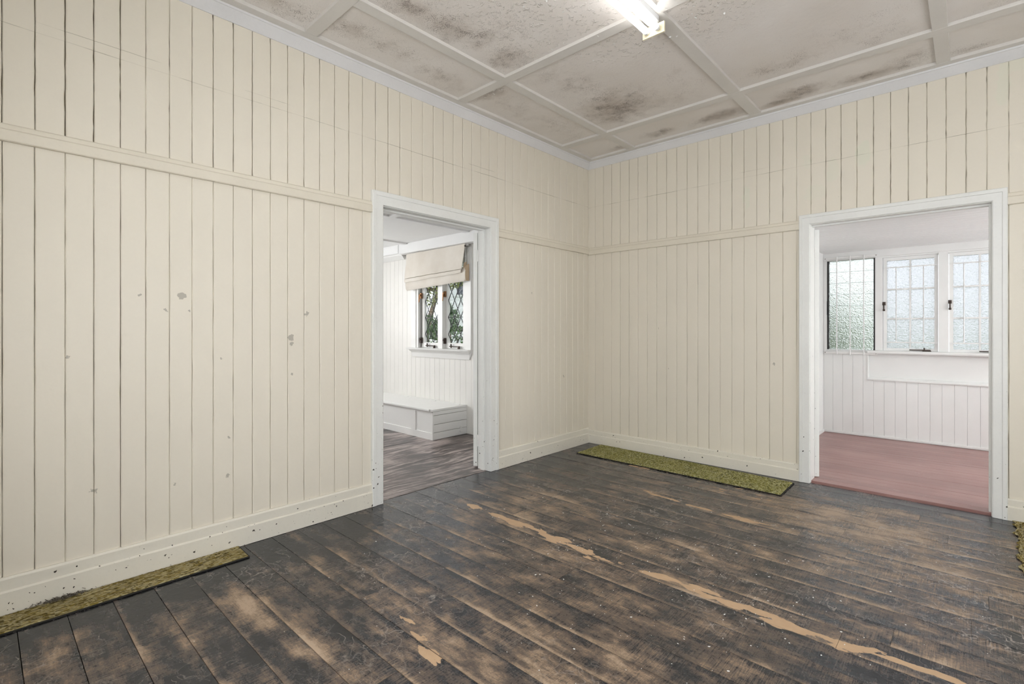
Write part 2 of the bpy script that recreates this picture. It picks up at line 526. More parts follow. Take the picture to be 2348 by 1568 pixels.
class MB:
    def __init__(s):
        s.v, s.f, s.at = [], [], {}

    def add(s, vs, fs):
        k = len(s.v)
        s.v += [tuple(q) for q in vs]
        s.f += [tuple(i + k for i in f) for f in fs]
        return s

    def box(s, x0, x1, y0, y1, z0, z1):
        x0, x1 = min(x0, x1), max(x0, x1)
        y0, y1 = min(y0, y1), max(y0, y1)
        return s.add([(x0, y0, z0), (x1, y0, z0), (x1, y1, z0), (x0, y1, z0), (x0, y0, z1), (x1, y0, z1), (x1, y1, z1), (x0, y1, z1)],
                     [(0, 3, 2, 1), (4, 5, 6, 7), (0, 1, 5, 4), (1, 2, 6, 5), (2, 3, 7, 6), (3, 0, 4, 7)])

    def loft(s, a, b, cap=True):
        """two equal rings of points"""
        n = len(a)
        fs = [(i, (i + 1) % n, n + (i + 1) % n, n + i) for i in range(n)]
        if cap:
            fs += [tuple(range(n - 1, -1, -1)), tuple(range(n, 2 * n))]
        return s.add(list(a) + list(b), fs)

    def rings(s, rs, cap=True):
        n = len(rs[0])
        vs = [q for r in rs for q in r]
        fs = []
        for k in range(len(rs) - 1):
            for i in range(n):
                j = (i + 1) % n
                fs.append((k * n + i, k * n + j, (k + 1) * n + j, (k + 1) * n + i))
        if cap:
            fs += [tuple(range(n - 1, -1, -1)), tuple((len(rs) - 1) * n + i for i in range(n))]
        return s.add(vs, fs)

    def tube(s, p0, p1, r, n=12, r1=None):
        p0, p1 = Vector(p0), Vector(p1)
        d = (p1 - p0).normalized()
        u = d.orthogonal().normalized()
        w = d.cross(u)
        r1 = r if r1 is None else r1
        A = [p0 + (u * math.cos(2 * math.pi * i / n) + w * math.sin(2 * math.pi * i / n)) * r for i in range(n)]
        B = [p1 + (u * math.cos(2 * math.pi * i / n) + w * math.sin(2 * math.pi * i / n)) * r1 for i in range(n)]
        return s.loft(A, B)

    def mesh(s, name, org):
        me = bpy.data.meshes.new(name)
        me.from_pydata([(a - org[0], b - org[1], c - org[2]) for a, b, c in s.v], [], s.f)
        me.update()
        return me

    def build(s, name, mat, parent=None, bevel=0.0, smooth=False, **k):
        xs, ys, zs = zip(*s.v)
        org = ((min(xs) + max(xs)) / 2, (min(ys) + max(ys)) / 2, min(zs))
        me = s.mesh(name, org)
        me.materials.append(M[mat])
        for an, vals in s.at.items():
            a = me.attributes.new(an, 'FLOAT', 'POINT')
            a.data.foreach_set('value', vals)
        if smooth:
            me.polygons.foreach_set('use_smooth', [True] * len(me.polygons))
            me.set_sharp_from_angle(angle=math.radians(40))
        o = bpy.data.objects.new(name, me)
        link(o, org, parent)
        if bevel:
            b = o.modifiers.new('bevel', 'BEVEL')
            b.width = bevel
            b.segments = 2
            b.limit_method = 'ANGLE'
        return setp(o, **k)


def fixn(o):
    import bmesh
    bm = bmesh.new()
    bm.from_mesh(o.data)
    bmesh.ops.recalc_face_normals(bm, faces=bm.faces[:])
    bm.to_mesh(o.data)
    bm.free()
    return o


def box(name, mat, b, parent=None, bevel=0.0, **k):
    return MB().box(*b).build(name, mat, parent, bevel, **k)


# ------------------------------------------------------------------ main room shell
XW, YW = 4.60, -4.95          # far side wall and rear wall (behind the camera)
ZC = 2.965                    # underside of the ceiling sheets
T = 0.014                     # lining board thickness
DL0, DL1, DLT = -2.516, -1.478, 2.050     # door_1 opening in the left wall (y, y, top)
DR0, DR1, DRT = 2.062, 3.083, 2.016       # door_2 opening in the right wall (x, x, top)
WALLT = 0.125

wl = MB()
wl.box(-WALLT, -T, YW, DL0 - .02, 0, ZC + .05)
wl.box(-WALLT, -T, DL1 + .02, .12, 0, ZC + .05)
wl.box(-WALLT, -T, DL0 - .02, DL1 + .02, DLT + .02, ZC + .05)
wall_left = wl.build('wall_left', 'gap', kind='structure')
wr = MB()
wr.box(-T, DR0 - .02, T, WALLT, 0, ZC + .05)
wr.box(DR1 + .02, XW + .12, T, WALLT, 0, ZC + .05)
wr.box(DR0 - .02, DR1 + .02, T, WALLT, DRT + .02, ZC + .05)
wall_right = wr.build('wall_right', 'gap', kind='structure')

BOARD_CACHE = {}


def board_mesh(axis, w, h, mat):
    rough = mat in ('wall_l', 'wall_r')
    var = random.randrange(4) if rough else 0
    key = (axis, round(w, 4), round(h, 3), mat, var)
    if key in BOARD_CACHE:
        return BOARD_CACHE[key]
    cch = 0.0035 if rough or axis == 'C' else 0.0018
    prof = [(0, 0), (w, 0), (w, T - cch), (w - cch, T), (cch, T), (0, T - cch)]
    if axis == 'L':       # outward +x, u along +y ; origin at back face
        A = [(d - T, u, 0) for u, d in prof]
    elif axis == 'R':     # outward -y, u along +x
        A = [(u, T - d, 0) for u, d in prof]
        A.reverse()
    elif axis == 'C':     # ceiling board: outward -z, u along +y, length along x
        A = [(0, u, T - d) for u, d in prof]
    if axis == 'C':
        B = [(h, a[1], a[2]) for a in A]
    else:
        B = [(a[0], a[1], h) for a in A]
    if rough:
        n = 24
        amp = .0009 if h < 1.2 else .0006
        rs = []
        for k in range(n + 1):
            z = h * k / n
            el = max(-.0004, random.gauss(0, amp)) if 0 < k < n else 0
            er = max(-.0004, random.gauss(0, amp)) if 0 < k < n else 0
            ring = []
            for (u, d) in prof:
                uu = u + (el if u < w / 2 else -er) * (1 if d > 0 else 0)
                ring.append((d - T, uu, z) if axis == 'L' else (uu, T - d, z))
            if axis == 'R':
                ring.reverse()
            rs.append(ring)
        mb = MB().rings(rs)
    else:
        mb = MB().loft(A, B)
    me = bpy.data.meshes.new('board')
    me.from_pydata(mb.v, [], mb.f)
    me.update()
    me.materials.append(M[mat])
    BOARD_CACHE[key] = me
    return me


def put_board(name, axis, w, h, mat, loc, parent):
    o = bpy.data.objects.new(name, board_mesh(axis, w, h, mat))
    return link(o, loc, parent)


def board_run(axis, plane, u_first, pitch, u_lo, u_hi, z0, z1, mat, parent, hole=None, name='wall_board', gaps=(.0012, .0020, .0030)):
    """vertical boards from u_lo to u_hi; hole=(a, b, ztop) is left free"""
    k = math.floor((u_lo - u_first) / pitch)
    u = u_first + k * pitch
    while u < u_hi - 0.004:
        a, b = max(u, u_lo), min(u + pitch, u_hi)
        g = random.choice(gaps)
        pieces = [(a, b, z0)]
        if hole:
            h0, h1, ht = hole
            if b > h0 and a < h1:
                pieces = []
                if ht < z1:
                    pieces.append((a, b, max(z0, ht)))
                if a < h0 - .01 and z0 < ht:
                    pieces.append((a, h0, z0))
                if b > h1 + .01 and z0 < ht:
                    pieces.append((h1, b, z0))
                if len(pieces) > 1 and pieces[0][2] == z0:
                    pieces = [(a, b, z0)]
        for (p, q, zz) in pieces:
            w = q - p - g
            if w < .012:
                continue
            prd = random.uniform(-.0008, .0008)
            if axis == 'L':
                put_board(name, axis, w, z1 - zz, mat, (plane + prd, p + g / 2, zz), parent)
            else:
                put_board(name, axis, w, z1 - zz, mat, (p + g / 2, plane + prd, zz), parent)
        u += pitch


PL = 0.0989
board_run('L', 0.0, -4.343, PL, YW, .0, .10, 2.015, 'wall_l', wall_left, (DL0 - .02, DL1 + .02, DLT + .02), gaps=(.0010, .0016, .0022))
board_run('L', 0.0, -4.343, PL, YW, .0, 2.020, 2.915, 'wall_l', wall_left, (DL0 - .02, DL1 + .02, DLT + .02), gaps=(.0012, .0024, .0036))
board_run('R', 0.0, .581, .0991, -.0135, XW, .09, 2.010, 'wall_r', wall_right, (DR0 - .02, DR1 + .02, DRT + .02), gaps=(.0007, .0010, .0016))
board_run('R', 0.0, .581, .0991, -.0135, XW, 2.015, 2.915, 'wall_r', wall_right, (DR0 - .02, DR1 + .02, DRT + .02), gaps=(.0009, .0018, .0026))


def grooved_wall(name, mat, axis, plane, thick, u0, u1, z0, z1, holes, pitch=.0989):
    """lining of a wall the photograph does not look at: one mesh with V grooves, holes left free"""
    mb = MB()
    us = sorted({u0, u1, *[h for q in holes for h in q[:2]]})
    for a, b in zip(us, us[1:]):
        zr = [(z0, z1)]
        for (h0, h1, hz0, hz1) in holes:
            if a >= h0 - 1e-6 and b <= h1 + 1e-6:
                zr = [(z0, hz0), (hz1, z1)]
        for (za, zb) in zr:
            if zb - za < .005:
                continue
            n = max(1, round((b - a) / pitch))
            w = (b - a) / n
            for k in range(n):
                p, q = a + k * w, a + (k + 1) * w
                sgn = 1 if thick > 0 else -1
                c = .004
                ring = [(p, plane + thick), (q, plane + thick), (q, plane + sgn * c), (q - c, plane), (p + c, plane), (p, plane + sgn * c)]
                if axis == 'x':
                    A = [(d, u, za) for u, d in ring]
                    B = [(d, u, zb) for u, d in ring]
                else:
                    A = [(u, d, za) for u, d in ring]
                    B = [(u, d, zb) for u, d in ring]
                mb.loft(A, B)
    o = mb.build(name, mat, kind='structure')
    return fixn(o)


grooved_wall('wall_rear', 'wall_plain', 'y', YW, -.12, -.1, XW + .1, 0, 3.0, [(1.2, 4.3, .6, 2.3)])
grooved_wall('wall_side', 'wall_plain', 'x', XW, .12, YW - .1, .1, 0, 3.0, [(-4.15, -.95, .8, 2.3)])

# ------------------------------------------------------------------ ceiling: sheets, battens, cornice
MOULD = [(.22, -3.30, .13, .22, .8), (.30, -2.90, .12, .16, .75), (.30, -2.62, .15, .30, .62), (.27, -2.25, .14, .28, .6), (.22, -2.05, .1, .12, .6),
         (.73, -2.82, .13, .20, .95), (.75, -2.50, .15, .16, 1.0), (.80, -2.34, .14, .10, .9), (.76, -2.06, .16, .13, .95), (.95, -2.30, .22, .25, .5),
         (.90, -.96, .30, .26, 1.15), (.78, -.80, .14, .14, 1.1), (.87, -1.44, .2, .2, .7), (.80, -1.70, .15, .12, .55), (1.25, -.78, .25, .14, .6),
         (.34, -1.78, .16, .08, .9), (.30, -1.45, .18, .35, .55), (.36, -1.0, .16, .3, .6), (.30, -.70, .15, .12, .5),
         (.92, -.24, .15, .08, 1.1), (1.47, -.23, .20, .09, 1.35), (1.20, -.20, .2, .06, .5), (1.90, -.165, .16, .045, 1.5), (2.06, -.25, .17, .09, 1.35),
         (2.50, -.20, .28, .075, 1.15), (2.72, -.31, .12, .10, .7), (2.06, -.76, .22, .10, .75), (1.80, -.80, .1, .1, .4), (1.45, -1.0, .2, .3, .4),
         (2.45, -.85, .35, .22, .45), (2.60, -.70, .2, .08, .6), (3.02, -.17, .14, .05, .7), (3.05, -.65, .16, .09, .5), (.47, -.17, .1, .06, .8),
         (1.85, -1.45, .2, .2, .35), (1.25, -2.3, .3, .3, .25), (3.6, -1.2, .3, .3, .4), (2.3, -3.3, .3, .3, .3), (1.4, -4.0, .3, .3, .4)]
PEEL = [(1.30, -2.35, .33, .42, 1.0), (1.62, -1.72, .26, .18, .9), (1.75, -1.55, .16, .14, .7), (1.45, -1.75, .30, .14, .8), (1.95, -1.75, .25, .2, .75),
        (2.0, -2.2, .3, .4, .9), (1.9, -2.8, .3, .4, .8), (1.1, -1.95, .25, .07, .8), (.40, -1.80, .10, .05, .55), (1.35, -3.1, .3, .3, .6)]


def blob(lst, x, y):
    v = 0.0
    for (bx, by, rx, ry, s) in lst:
        d = ((x - bx) / rx) ** 2 + ((y - by) / ry) ** 2
        if d < 5:
            v = max(v, s * math.exp(-d * .75))
    return v


BX = [(.53, .604), (1.656, 1.739), (2.815, 2.886), (3.93, 4.005)]                       # battens running along y
BY = [(-.606, -.527), (-1.92, -1.846), (-3.107, -3.034), (-4.35, -4.275)]               # battens running along x
ceiling = box('ceiling', 'gap', (-.1, XW + .1, YW - .1, .1, ZC + .012, ZC + .06), kind='structure')
cx_ = [0.0] + [(a + b) / 2 for a, b in BX] + [XW]
cy_ = [YW] + [(a + b) / 2 for a, b in reversed(BY)] + [0.0]
for i in range(len(cx_) - 1):
    for j in range(len(cy_) - 1):
        x0, x1, y0, y1 = cx_[i] + .002, cx_[i + 1] - .002, cy_[j] + .002, cy_[j + 1] - .002
        nx, ny = max(2, round((x1 - x0) / .03)), max(2, round((y1 - y0) / .03))
        mb = MB()
        ml, pl = [], []
        for b in range(ny + 1):
            for a in range(nx + 1):
                x, y = x0 + (x1 - x0) * a / nx, y0 + (y1 - y0) * b / ny
                sag = .0015 * noise.noise((x * 2, y * 2, 3.3))
                mb.v.append((x, y, ZC + sag))
                ml.append(blob(MOULD, x, y))
                pl.append(blob(PEEL, x, y))
        for b in range(ny):
            for a in range(nx):
                k = b * (nx + 1) + a
                mb.f.append((k, k + nx + 1, k + nx + 2, k + 1))
        k = len(mb.v)
        mb.add([(x0, y0, ZC + .01), (x1, y0, ZC + .01), (x1, y1, ZC + .01), (x0, y1, ZC + .01)], [(0, 1, 2, 3)])
        mb.at = {'mould': ml + [0] * 4, 'peel': pl + [0] * 4}
        mb.build('ceiling_sheet', 'ceil', ceiling)
ZB = 2.945
for (a, b) in BX:
    edges = [YW + .108] + sorted([q for r in BY for q in r]) + [-.108]
    for k in range(0, len(edges), 2):
        box('cover_batten', 'batten', (a, b, edges[k], edges[k + 1], ZB + .0005, ZC + .004), ceiling, .0015)
for (a, b) in BY:
    box('cover_batten', 'batten', (.112, XW - .112, a, b, ZB, ZC + .004), ceiling, .0015)
box('cover_batten', 'batten', (.0, .112, YW, 0, ZB, ZC + .004), ceiling, .0015)
box('cover_batten', 'batten', (XW - .112, XW, YW, 0, ZB, ZC + .004), ceiling, .0015)
box('cover_batten', 'batten', (.112, XW - .112, -.108, 0, ZB, ZC + .004), ceiling, .0015)
box('cover_batten', 'batten', (.112, XW - .112, YW, YW + .108, ZB, ZC + .004), ceiling, .0015)

# cornice with mitred corners; profile (out from wall, z)
CP = [(.0, 2.884), (.006, 2.884), (.010, 2.889), (.050, 2.933), (.056, 2.934), (.058, 2.9448), (.0, 2.9448)]


def cornice(name, side):
    if side == 'L':
        A = [(d, YW + d, z) for d, z in CP]
        B = [(d, -d, z) for d, z in CP]
    elif side == 'R':
        A = [(d, -d, z) for d, z in CP]
        B = [(XW - d, -d, z) for d, z in CP]
    elif side == 'S':
        A = [(XW - d, -d, z) for d, z in CP]
        B = [(XW - d, YW + d, z) for d, z in CP]
    else:
        A = [(XW - d, YW + d, z) for d, z in CP]
        B = [(d, YW + d, z) for d, z in CP]
    return fixn(MB().loft(A, B).build(name, 'cornice', kind='structure'))


for i, s in enumerate('LRSB'):
    cornice('trim_%d' % (i + 1), s)

# picture rail: stepped profile (out, z)
RP = [(0, 0), (.020, 0), (.023, .004), (.023, .046), (.017, .052), (.015, .070), (.010, .075), (0, .075)]


def rail(name, axis, u0, u1, z, cut0=0, cut1=0):
    if axis == 'L':
        A = [(d, u0 + d * cut0, z + q) for d, q in RP]
        B = [(d, u1 - d * cut1, z + q) for d, q in RP]
    else:
        A = [(u0 + d * cut0, -d, z + q) for d, q in RP]
        B = [(u1 - d * cut1, -d, z + q) for d, q in RP]
    return fixn(MB().loft(A, B).build(name, 'rail', kind='structure'))


AL0, AL1, ALT = -2.602, -1.383, 2.142          # outer edges of the architraves
AR0, AR1, ART = 1.990, 3.153, 2.090
rail('trim_5', 'L', YW, AL0 + .002, 1.988)
rail('trim_6', 'L', AL1 - .002, 0, 1.988, 0, 1)
rail('trim_7', 'R', 0, AR0 + .002, 1.980, 1, 0)
rail('trim_8', 'R', AR1 - .002, XW, 1.980)

BPL = [(0, 0), (.024, 0), (.024, .096), (.020, .101), (.016, .103), (.016, .148), (.011, .157), (0, .157)]
BPR = [(0, 0), (.024, 0), (.024, .084), (.020, .089), (.016, .091), (.016, .128), (.011, .136), (0, .136)]


def skirting(name, axis, u0, u1, prof, c0=0, c1=0):
    if axis == 'L':
        A = [(d, u0 + d * c0, q) for d, q in prof]
        B = [(d, u1 - d * c1, q) for d, q in prof]
    elif axis == 'R':
        A = [(u0 + d * c0, -d, q) for d, q in prof]
        B = [(u1 - d * c1, -d, q) for d, q in prof]
    elif axis == 'S':
        A = [(XW - d, u0, q) for d, q in prof]
        B = [(XW - d, u1, q) for d, q in prof]
    else:
        A = [(u0, YW + d, q) for d, q in prof]
        B = [(u1, YW + d, q) for d, q in prof]
    return fixn(MB().loft(A, B).build(name, 'base', kind='structure'))


skirting('baseboard_left', 'L', YW, AL0 + .001, BPL)
skirting('baseboard_left', 'L', AL1 - .001, 0, BPL, 0, 1)
skirting('baseboard_right', 'R', 0, AR0 + .001, BPR, 1, 0)
skirting('baseboard_right', 'R', AR1 - .001, XW, BPR)
skirting('baseboard_side', 'S', YW, 0, BPR)
skirting('baseboard_rear', 'B', 0, XW, BPR)

# ------------------------------------------------------------------ floors
FILL_A = [(.42, -2.13, .0), (.52, -2.13, .045), (.70, -2.14, .035), (.98, -2.150, .036), (1.15, -2.16, .045), (1.32, -2.168, .050), (1.62, -2.200, .050),
          (1.78, -2.18, .035), (1.95, -2.150, .030), (2.10, -2.16, .045), (2.25, -2.168, .055), (2.47, -2.177, .050), (2.65, -2.166, .040), (2.80, -2.14, .030), (3.0, -2.15, .012)]
FILL_B = [(1.05, -1.00, .0), (1.17, -1.04, .018), (1.35, -1.07, .030), (1.50, -1.090, .026), (1.75, -1.12, .035), (1.92, -1.136, .045), (2.11, -1.105, .02), (2.3, -1.13, .0)]
SPOTS = [(1.519, -3.281, .055, .022, 1.0), (1.42, -3.245, .045, .016, .95), (1.30, -3.20, .04, .014, .8), (1.43, -.47, .25, .06, .62), (1.70, -.62, .2, .05, .55), (.86, -.47, .10, .05, .75)]
WEAR = [(.66, -3.62, .16, .06, .95), (.64, -3.86, .14, .06, .55), (1.13, -3.57, .16, .05, .55), (.75, -4.25, .3, .2, .2), (2.45, -.75, .55, .38, .62),
        (2.86, -1.06, .35, .30, .5), (2.60, -1.25, .5, .35, .38), (1.95, -.65, .35, .22, .35), (.95, -1.94, .6, .45, .28), (1.55, -2.6, .9, .7, .22), (1.6, -3.15, .5, .12, .35),
        (.85, -2.6, .35, .2, .2), (2.3, -2.0, .8, .6, .2), (1.35, -1.4, .8, .5, .05), (2.0, -3.0, .8, .8, .28)]


def poly_fill(line, x, y):
    for (a, b) in zip(line, line[1:]):
        if a[0] <= x <= b[0]:
            k = (x - a[0]) / (b[0] - a[0])
            c, h = a[1] + (b[1] - a[1]) * k, a[2] + (b[2] - a[2]) * k
            h *= 0.80 + 0.5 * noise.noise((x * 7, 3.3, 1.1))
            if h <= 0.001:
                return 0.0
            return max(0.0, min(1.0, 1.25 - abs(y - c) / h * 0.75))
    return 0.0


def wear_at(x, y):
    d = min(x, -y)
    w = 0.33
    lim = .34 + .22 * noise.noise((x * 1.9, y * 1.9, 5.5)) + .06 * noise.noise((x * 9, y * 9, 1.5))   # old stain border left round a floor covering
    if d < lim:
        w -= .20
    s = 0.0
    for (bx, by, rx, ry, k) in WEAR:
        q = ((x - bx) / rx) ** 2 + ((y - by) / ry) ** 2
        if q < 6:
            s = max(s, k * math.exp(-q * .8))
    return w + s * .75


SCUFF = [(2.86, -1.06, .35, .34, .9), (2.45, -.62, .45, .22, .8), (3.0, -1.5, .35, .3, .8), (2.6, -1.35, .35, .3, .5)]


def scuff_at(x, y):
    v = 0.0
    for (bx, by, rx, ry, k) in SCUFF:
        q = ((x - bx) / rx) ** 2 + ((y - by) / ry) ** 2
        if q < 6:
            v = max(v, k * math.exp(-q * .8))
    return v


def fill_at(x, y):
    f = max(poly_fill(FILL_A, x, y), poly_fill(FILL_B, x, y))
    for (bx, by, rx, ry, k) in SPOTS:
        q = ((x - bx) / rx) ** 2 + ((y - by) / ry) ** 2
        if q < 4:
            f = max(f, k * (1 - q / 4))
    return f


floor = box('floor', 'gap', (-.035, XW + .1, YW - .1, .015, -.06, -.022), kind='structure')
PF = .1493
JOINTS = {-3.41 - .07: [1.508], -1.56: [1.524], -2.29: [.319]}
k = math.floor((YW + 2.963) / PF)
y = -2.963 + k * PF
row = 0
while y < 0.0:
    y0, y1 = max(y, YW), min(y + PF, 0.008)
    xs = [-.033]
    yc = (y0 + y1) / 2
    fixed = [v for q, v in JOINTS.items() if abs(q - yc) < .075]
    if fixed:
        xs += fixed[0]
        if fixed[0][-1] < 2.4:
            xs.append(3.7)
    else:
        xs.append(random.choice([.9, 1.7, 2.35, 2.9, 3.4]) + random.uniform(-.2, .2))
        if xs[-1] < 2.2:
            xs.append(xs[-1] + random.uniform(1.3, 2.0))
    xs.append(XW + .05)
    for a, b in zip(xs, xs[1:]):
        x0, x1 = a + .0006, b - .0006
        u0, u1 = y0 + .0013, y1 - .0013
        if u1 - u0 < .01:
            continue
        nx, ny = max(2, int((x1 - x0) / .022)), max(3, int((u1 - u0) / .0165))
        prd = random.uniform(-.0016, 0.0)
        mb, wv, fv, kv = MB(), [], [], []
        for j in range(ny + 1):
            for i in range(nx + 1):
                px, py = x0 + (x1 - x0) * i / nx, u0 + (u1 - u0) * j / ny
                v = j / ny
                cup = .0011 * (2 * v - 1) ** 2 - .0011
                mb.v.append((px, py, prd + cup))
                wv.append(wear_at(px, py))
                fv.append(fill_at(px, py))
                kv.append(scuff_at(px, py))
        for j in range(ny):
            for i in range(nx):
                q = j * (nx + 1) + i
                mb.f.append((q, q + 1, q + nx + 2, q + nx + 1))
        q = len(mb.v)
        cs = [0, nx, ny * (nx + 1) + nx, ny * (nx + 1)]
        mb.v += [(mb.v[c][0], mb.v[c][1], -.021) for c in cs]
        nb = [[i for i in range(nx + 1)], [j * (nx + 1) + nx for j in range(ny + 1)], [ny * (nx + 1) + i for i in range(nx, -1, -1)], [j * (nx + 1) for j in range(ny, -1, -1)]]
        for s in range(4):
            mb.f.append(tuple([q + s] + [q + (s + 1) % 4] + list(reversed(nb[s]))))
        mb.at = {'wear': wv + [.3] * 4, 'fill': fv + [0] * 4, 'scuff': kv + [0] * 4}
        mb.build('floorboard', 'floor', floor)
    y += PF
    row += 1

# ------------------------------------------------------------------ doorways
def mitre_piece(axis, prof, inner, outer_path, name, mat, parent, side, bevel=0):
    pass


AW = lambda a, b: abs(a - b)


def architrave(axis, i0, i1, it, o0, o1, ot, parent, sgn, plane):
    """three mitred boards around an opening; sgn = outward direction on the wall normal"""
    def prof(w):
        return [(0, 0), (0, .019), (.004, .021), (w * .64, .021), (w * .67, .026), (w - .004, .026), (w, .023), (w, 0)]
    wl_, wr_, wt = abs(o0 - i0), abs(o1 - i1), abs(ot - it)

    def P(u, d, z):
        return (plane + sgn * d, u, z) if axis == 'L' else (u, plane + sgn * d, z)
    L = MB().loft([P(i0 - u, d, 0) for u, d in prof(wl_)], [P(i0 - u, d, it + u * wt / wl_) for u, d in prof(wl_)])
    Rr = MB().loft([P(i1 + u, d, 0) for u, d in prof(wr_)], [P(i1 + u, d, it + u * wt / wr_) for u, d in prof(wr_)])
    H = MB().loft([P(i0 - u * wl_ / wt, d - .0003, it + u) for u, d in prof(wt)], [P(i1 + u * wr_ / wt, d - .0003, it + u) for u, d in prof(wt)])
    for q in (L, Rr, H):
        fixn(q.build('architrave', 'arch', parent))


def hinge(parent, c, axis, z):
    """butt hinge: knuckle of five barrels and a leaf"""
    mb = MB()
    x, y = c
    for k in range(5):
        mb.tube((x, y, z - .05 + k * .02), (x, y, z - .0315 + k * .02), .0055, 10)
    if axis == 'L':
        mb.box(x - .002, x + .034, y + .0035, y + .0055, z - .05, z + .05)
    else:
        mb.box(x - .0055, x - .0035, y - .034, y + .002, z - .05, z + .05)
    return mb.build('hinge', 'white', parent, smooth=True)


def door_leaf(parent, pivot, closed_ang, swing, width, height, tdir):
    """panelled leaf: stiles, rails, sunk panels; built closed then swung about the pivot"""
    r = Matrix.Translation((pivot[0], pivot[1], 0)) @ Matrix.Rotation(closed_ang + swing, 4, 'Z')
    th = .036

    def bx(mb, u0, u1, d0, d1, z0, z1):
        mb.box(u0, u1, d0 * tdir, d1 * tdir, z0, z1)
    body = MB()
    for (u0, u1) in ((.004, .11), (width - .11, width)):
        bx(body, u0, u1, 0, th, .018, height)
    for (z0, z1) in ((.018, .22), (.80, .98), (1.52, 1.62), (height - .11, height)):
        bx(body, .11, width - .11, .0005, th - .0005, z0, z1)
    leaf = MB()
    leaf.v = [tuple(r @ Vector(v)) for v in body.v]
    leaf.f = body.f
    lo = leaf.build('door_leaf', 'arch', parent, bevel=.0012)
    for (z0, z1) in ((.22, .80), (.98, 1.52), (1.62, height - .11)):
        q = MB()
        bx(q, .108, width - .108, .011, th - .011, z0 - .002, z1 + .002)
        q.v = [tuple(r @ Vector(v)) for v in q.v]
        q.build('door_panel', 'arch', lo)
    kn = MB()
    for s in (-1, 1):
        a = Vector((width - .06, tdir * (th / 2 + s * (th / 2)), 1.0))
        b = Vector((width - .06, tdir * (th / 2 + s * (th / 2 + .045)), 1.0))
        kn.tube(r @ a, r @ b, .009, 10)
        kn.tube(r @ b, r @ (b + Vector((0, tdir * s * .02, 0))), .026, 14, .018)
    kn.build('door_knob', 'brass', lo, smooth=True)
    return lo


door_1 = empty('door_1', (0, (DL0 + DL1) / 2, 0), kind='structure')
architrave('L', DL0, DL1, DLT, AL0, AL1, ALT, door_1, 1, 0)
box('jamb', 'arch', (-.135, .004, DL0 - .020, DL0 + .003, 0, DLT), door_1, .001)
box('jamb', 'arch', (-.135, .004, DL1 - .003, DL1 + .020, 0, DLT), door_1, .001)
box('head_jamb', 'arch', (-.135, .004, DL0 + .003, DL1 - .003, DLT - .004, DLT + .02), door_1, .001)
box('door_stop', 'arch', (-.090, -.052, DL1 - .015, DL1 - .003, 0, DLT - .004), door_1, .001)
box('door_stop', 'arch', (-.090, -.052, DL0 + .003, DL0 + .015, 0, DLT - .004), door_1, .001)
box('door_stop', 'arch', (-.090, -.052, DL0 + .015, DL1 - .015, DLT - .016, DLT - .004), door_1, .001)
box('threshold', 'floor2', (-.125, -.034, DL0 + .003, DL1 - .003, -.02, .001), door_1)
for z in (1.83, .24):
    hinge(door_1, (-.132, DL1 - .008), 'L', z)
# leaf closed lies along -y from the hinge; swung into the bay room
door_leaf(door_1, (-.138, DL1 - .006), -R90, math.radians(-146), 1.0, 2.03, 1)

door_2 = empty('door_2', ((DR0 + DR1) / 2, 0, 0), kind='structure')
architrave('R', DR0, DR1, DRT, AR0, AR1, ART, door_2, -1, 0)
box('jamb', 'arch', (DR0 - .020, DR0 + .003, -.004, .135, 0, DRT), door_2, .001)
box('jamb', 'arch', (DR1 - .003, DR1 + .020, -.004, .135, 0, DRT), door_2, .001)
box('head_jamb', 'arch', (DR0 + .003, DR1 - .003, -.004, .135, DRT - .004, DRT + .02), door_2, .001)
box('door_stop', 'arch', (DR1 - .015, DR1 - .003, .052, .09, 0, DRT - .004), door_2, .001)
box('door_stop', 'arch', (DR0 + .003, DR1 - .015, .052, .09, DRT - .016, DRT - .004), door_2, .001)
box('threshold', 'gap', (DR0 + .003, DR1 - .003, .0085, .0295, -.021, -.012), door_2)
for z in (1.80, .30):
    hinge(door_2, (DR0 + .006, .138), 'R', z)
door_leaf(door_2, (DR0 + .004, .142), 0, math.radians(128), 1.0, 1.995, -1)

# ------------------------------------------------------------------ fluorescent batten light
FX, FY0, FY1 = 1.674, -3.055, -1.822
lamp = empty('fluorescent_light', (FX, (FY0 + FY1) / 2, 2.85), label='twin-tube fluorescent batten light with yellowed end plates on the mouldy ceiling', cat='ceiling light')
body = MB()
ring = [(-.034, 2.9448), (-.034, 2.915), (-.022, 2.902), (.022, 2.902), (.034, 2.915), (.034, 2.9448)]
body.loft([(FX + a, FY0 + .01, z) for a, z in ring], [(FX + a, FY1 - .01, z) for a, z in ring])
fixn(body.build('housing', 'lamp_body', lamp, bevel=.001))
for yy in (FY0, FY1 - .012):
    ep = MB()
    ep.box(FX - .066, FX + .066, yy, yy + .012, 2.846, 2.906)
    e = ep.build('end_plate', 'cream_plastic', lamp, bevel=.002)
    s = -1 if yy > -2 else 1
    for dx in (-.031, .031):
        yb = yy if s < 0 else yy + .012
        MB().tube((FX + dx, yb, 2.876), (FX + dx, yb + s * .016, 2.876), .0145, 16).build('lamp_holder', 'cream_plastic', e, smooth=True)
for dx in (-.031, .031):
    tb = MB().tube((FX + dx, FY0 + .030, 2.872), (FX + dx, FY1 - .030, 2.872), .0165, 20)
    to = tb.build('fluorescent_tube', 'tube', lamp, smooth=True)
    for ya, yb in ((FY0 + .026, FY0 + .042), (FY1 - .042, FY1 - .026)):
        MB().tube((FX + dx, ya, 2.872), (FX + dx, yb, 2.872), .0172, 20).build('tube_cap', 'white_plain', to, smooth=True)

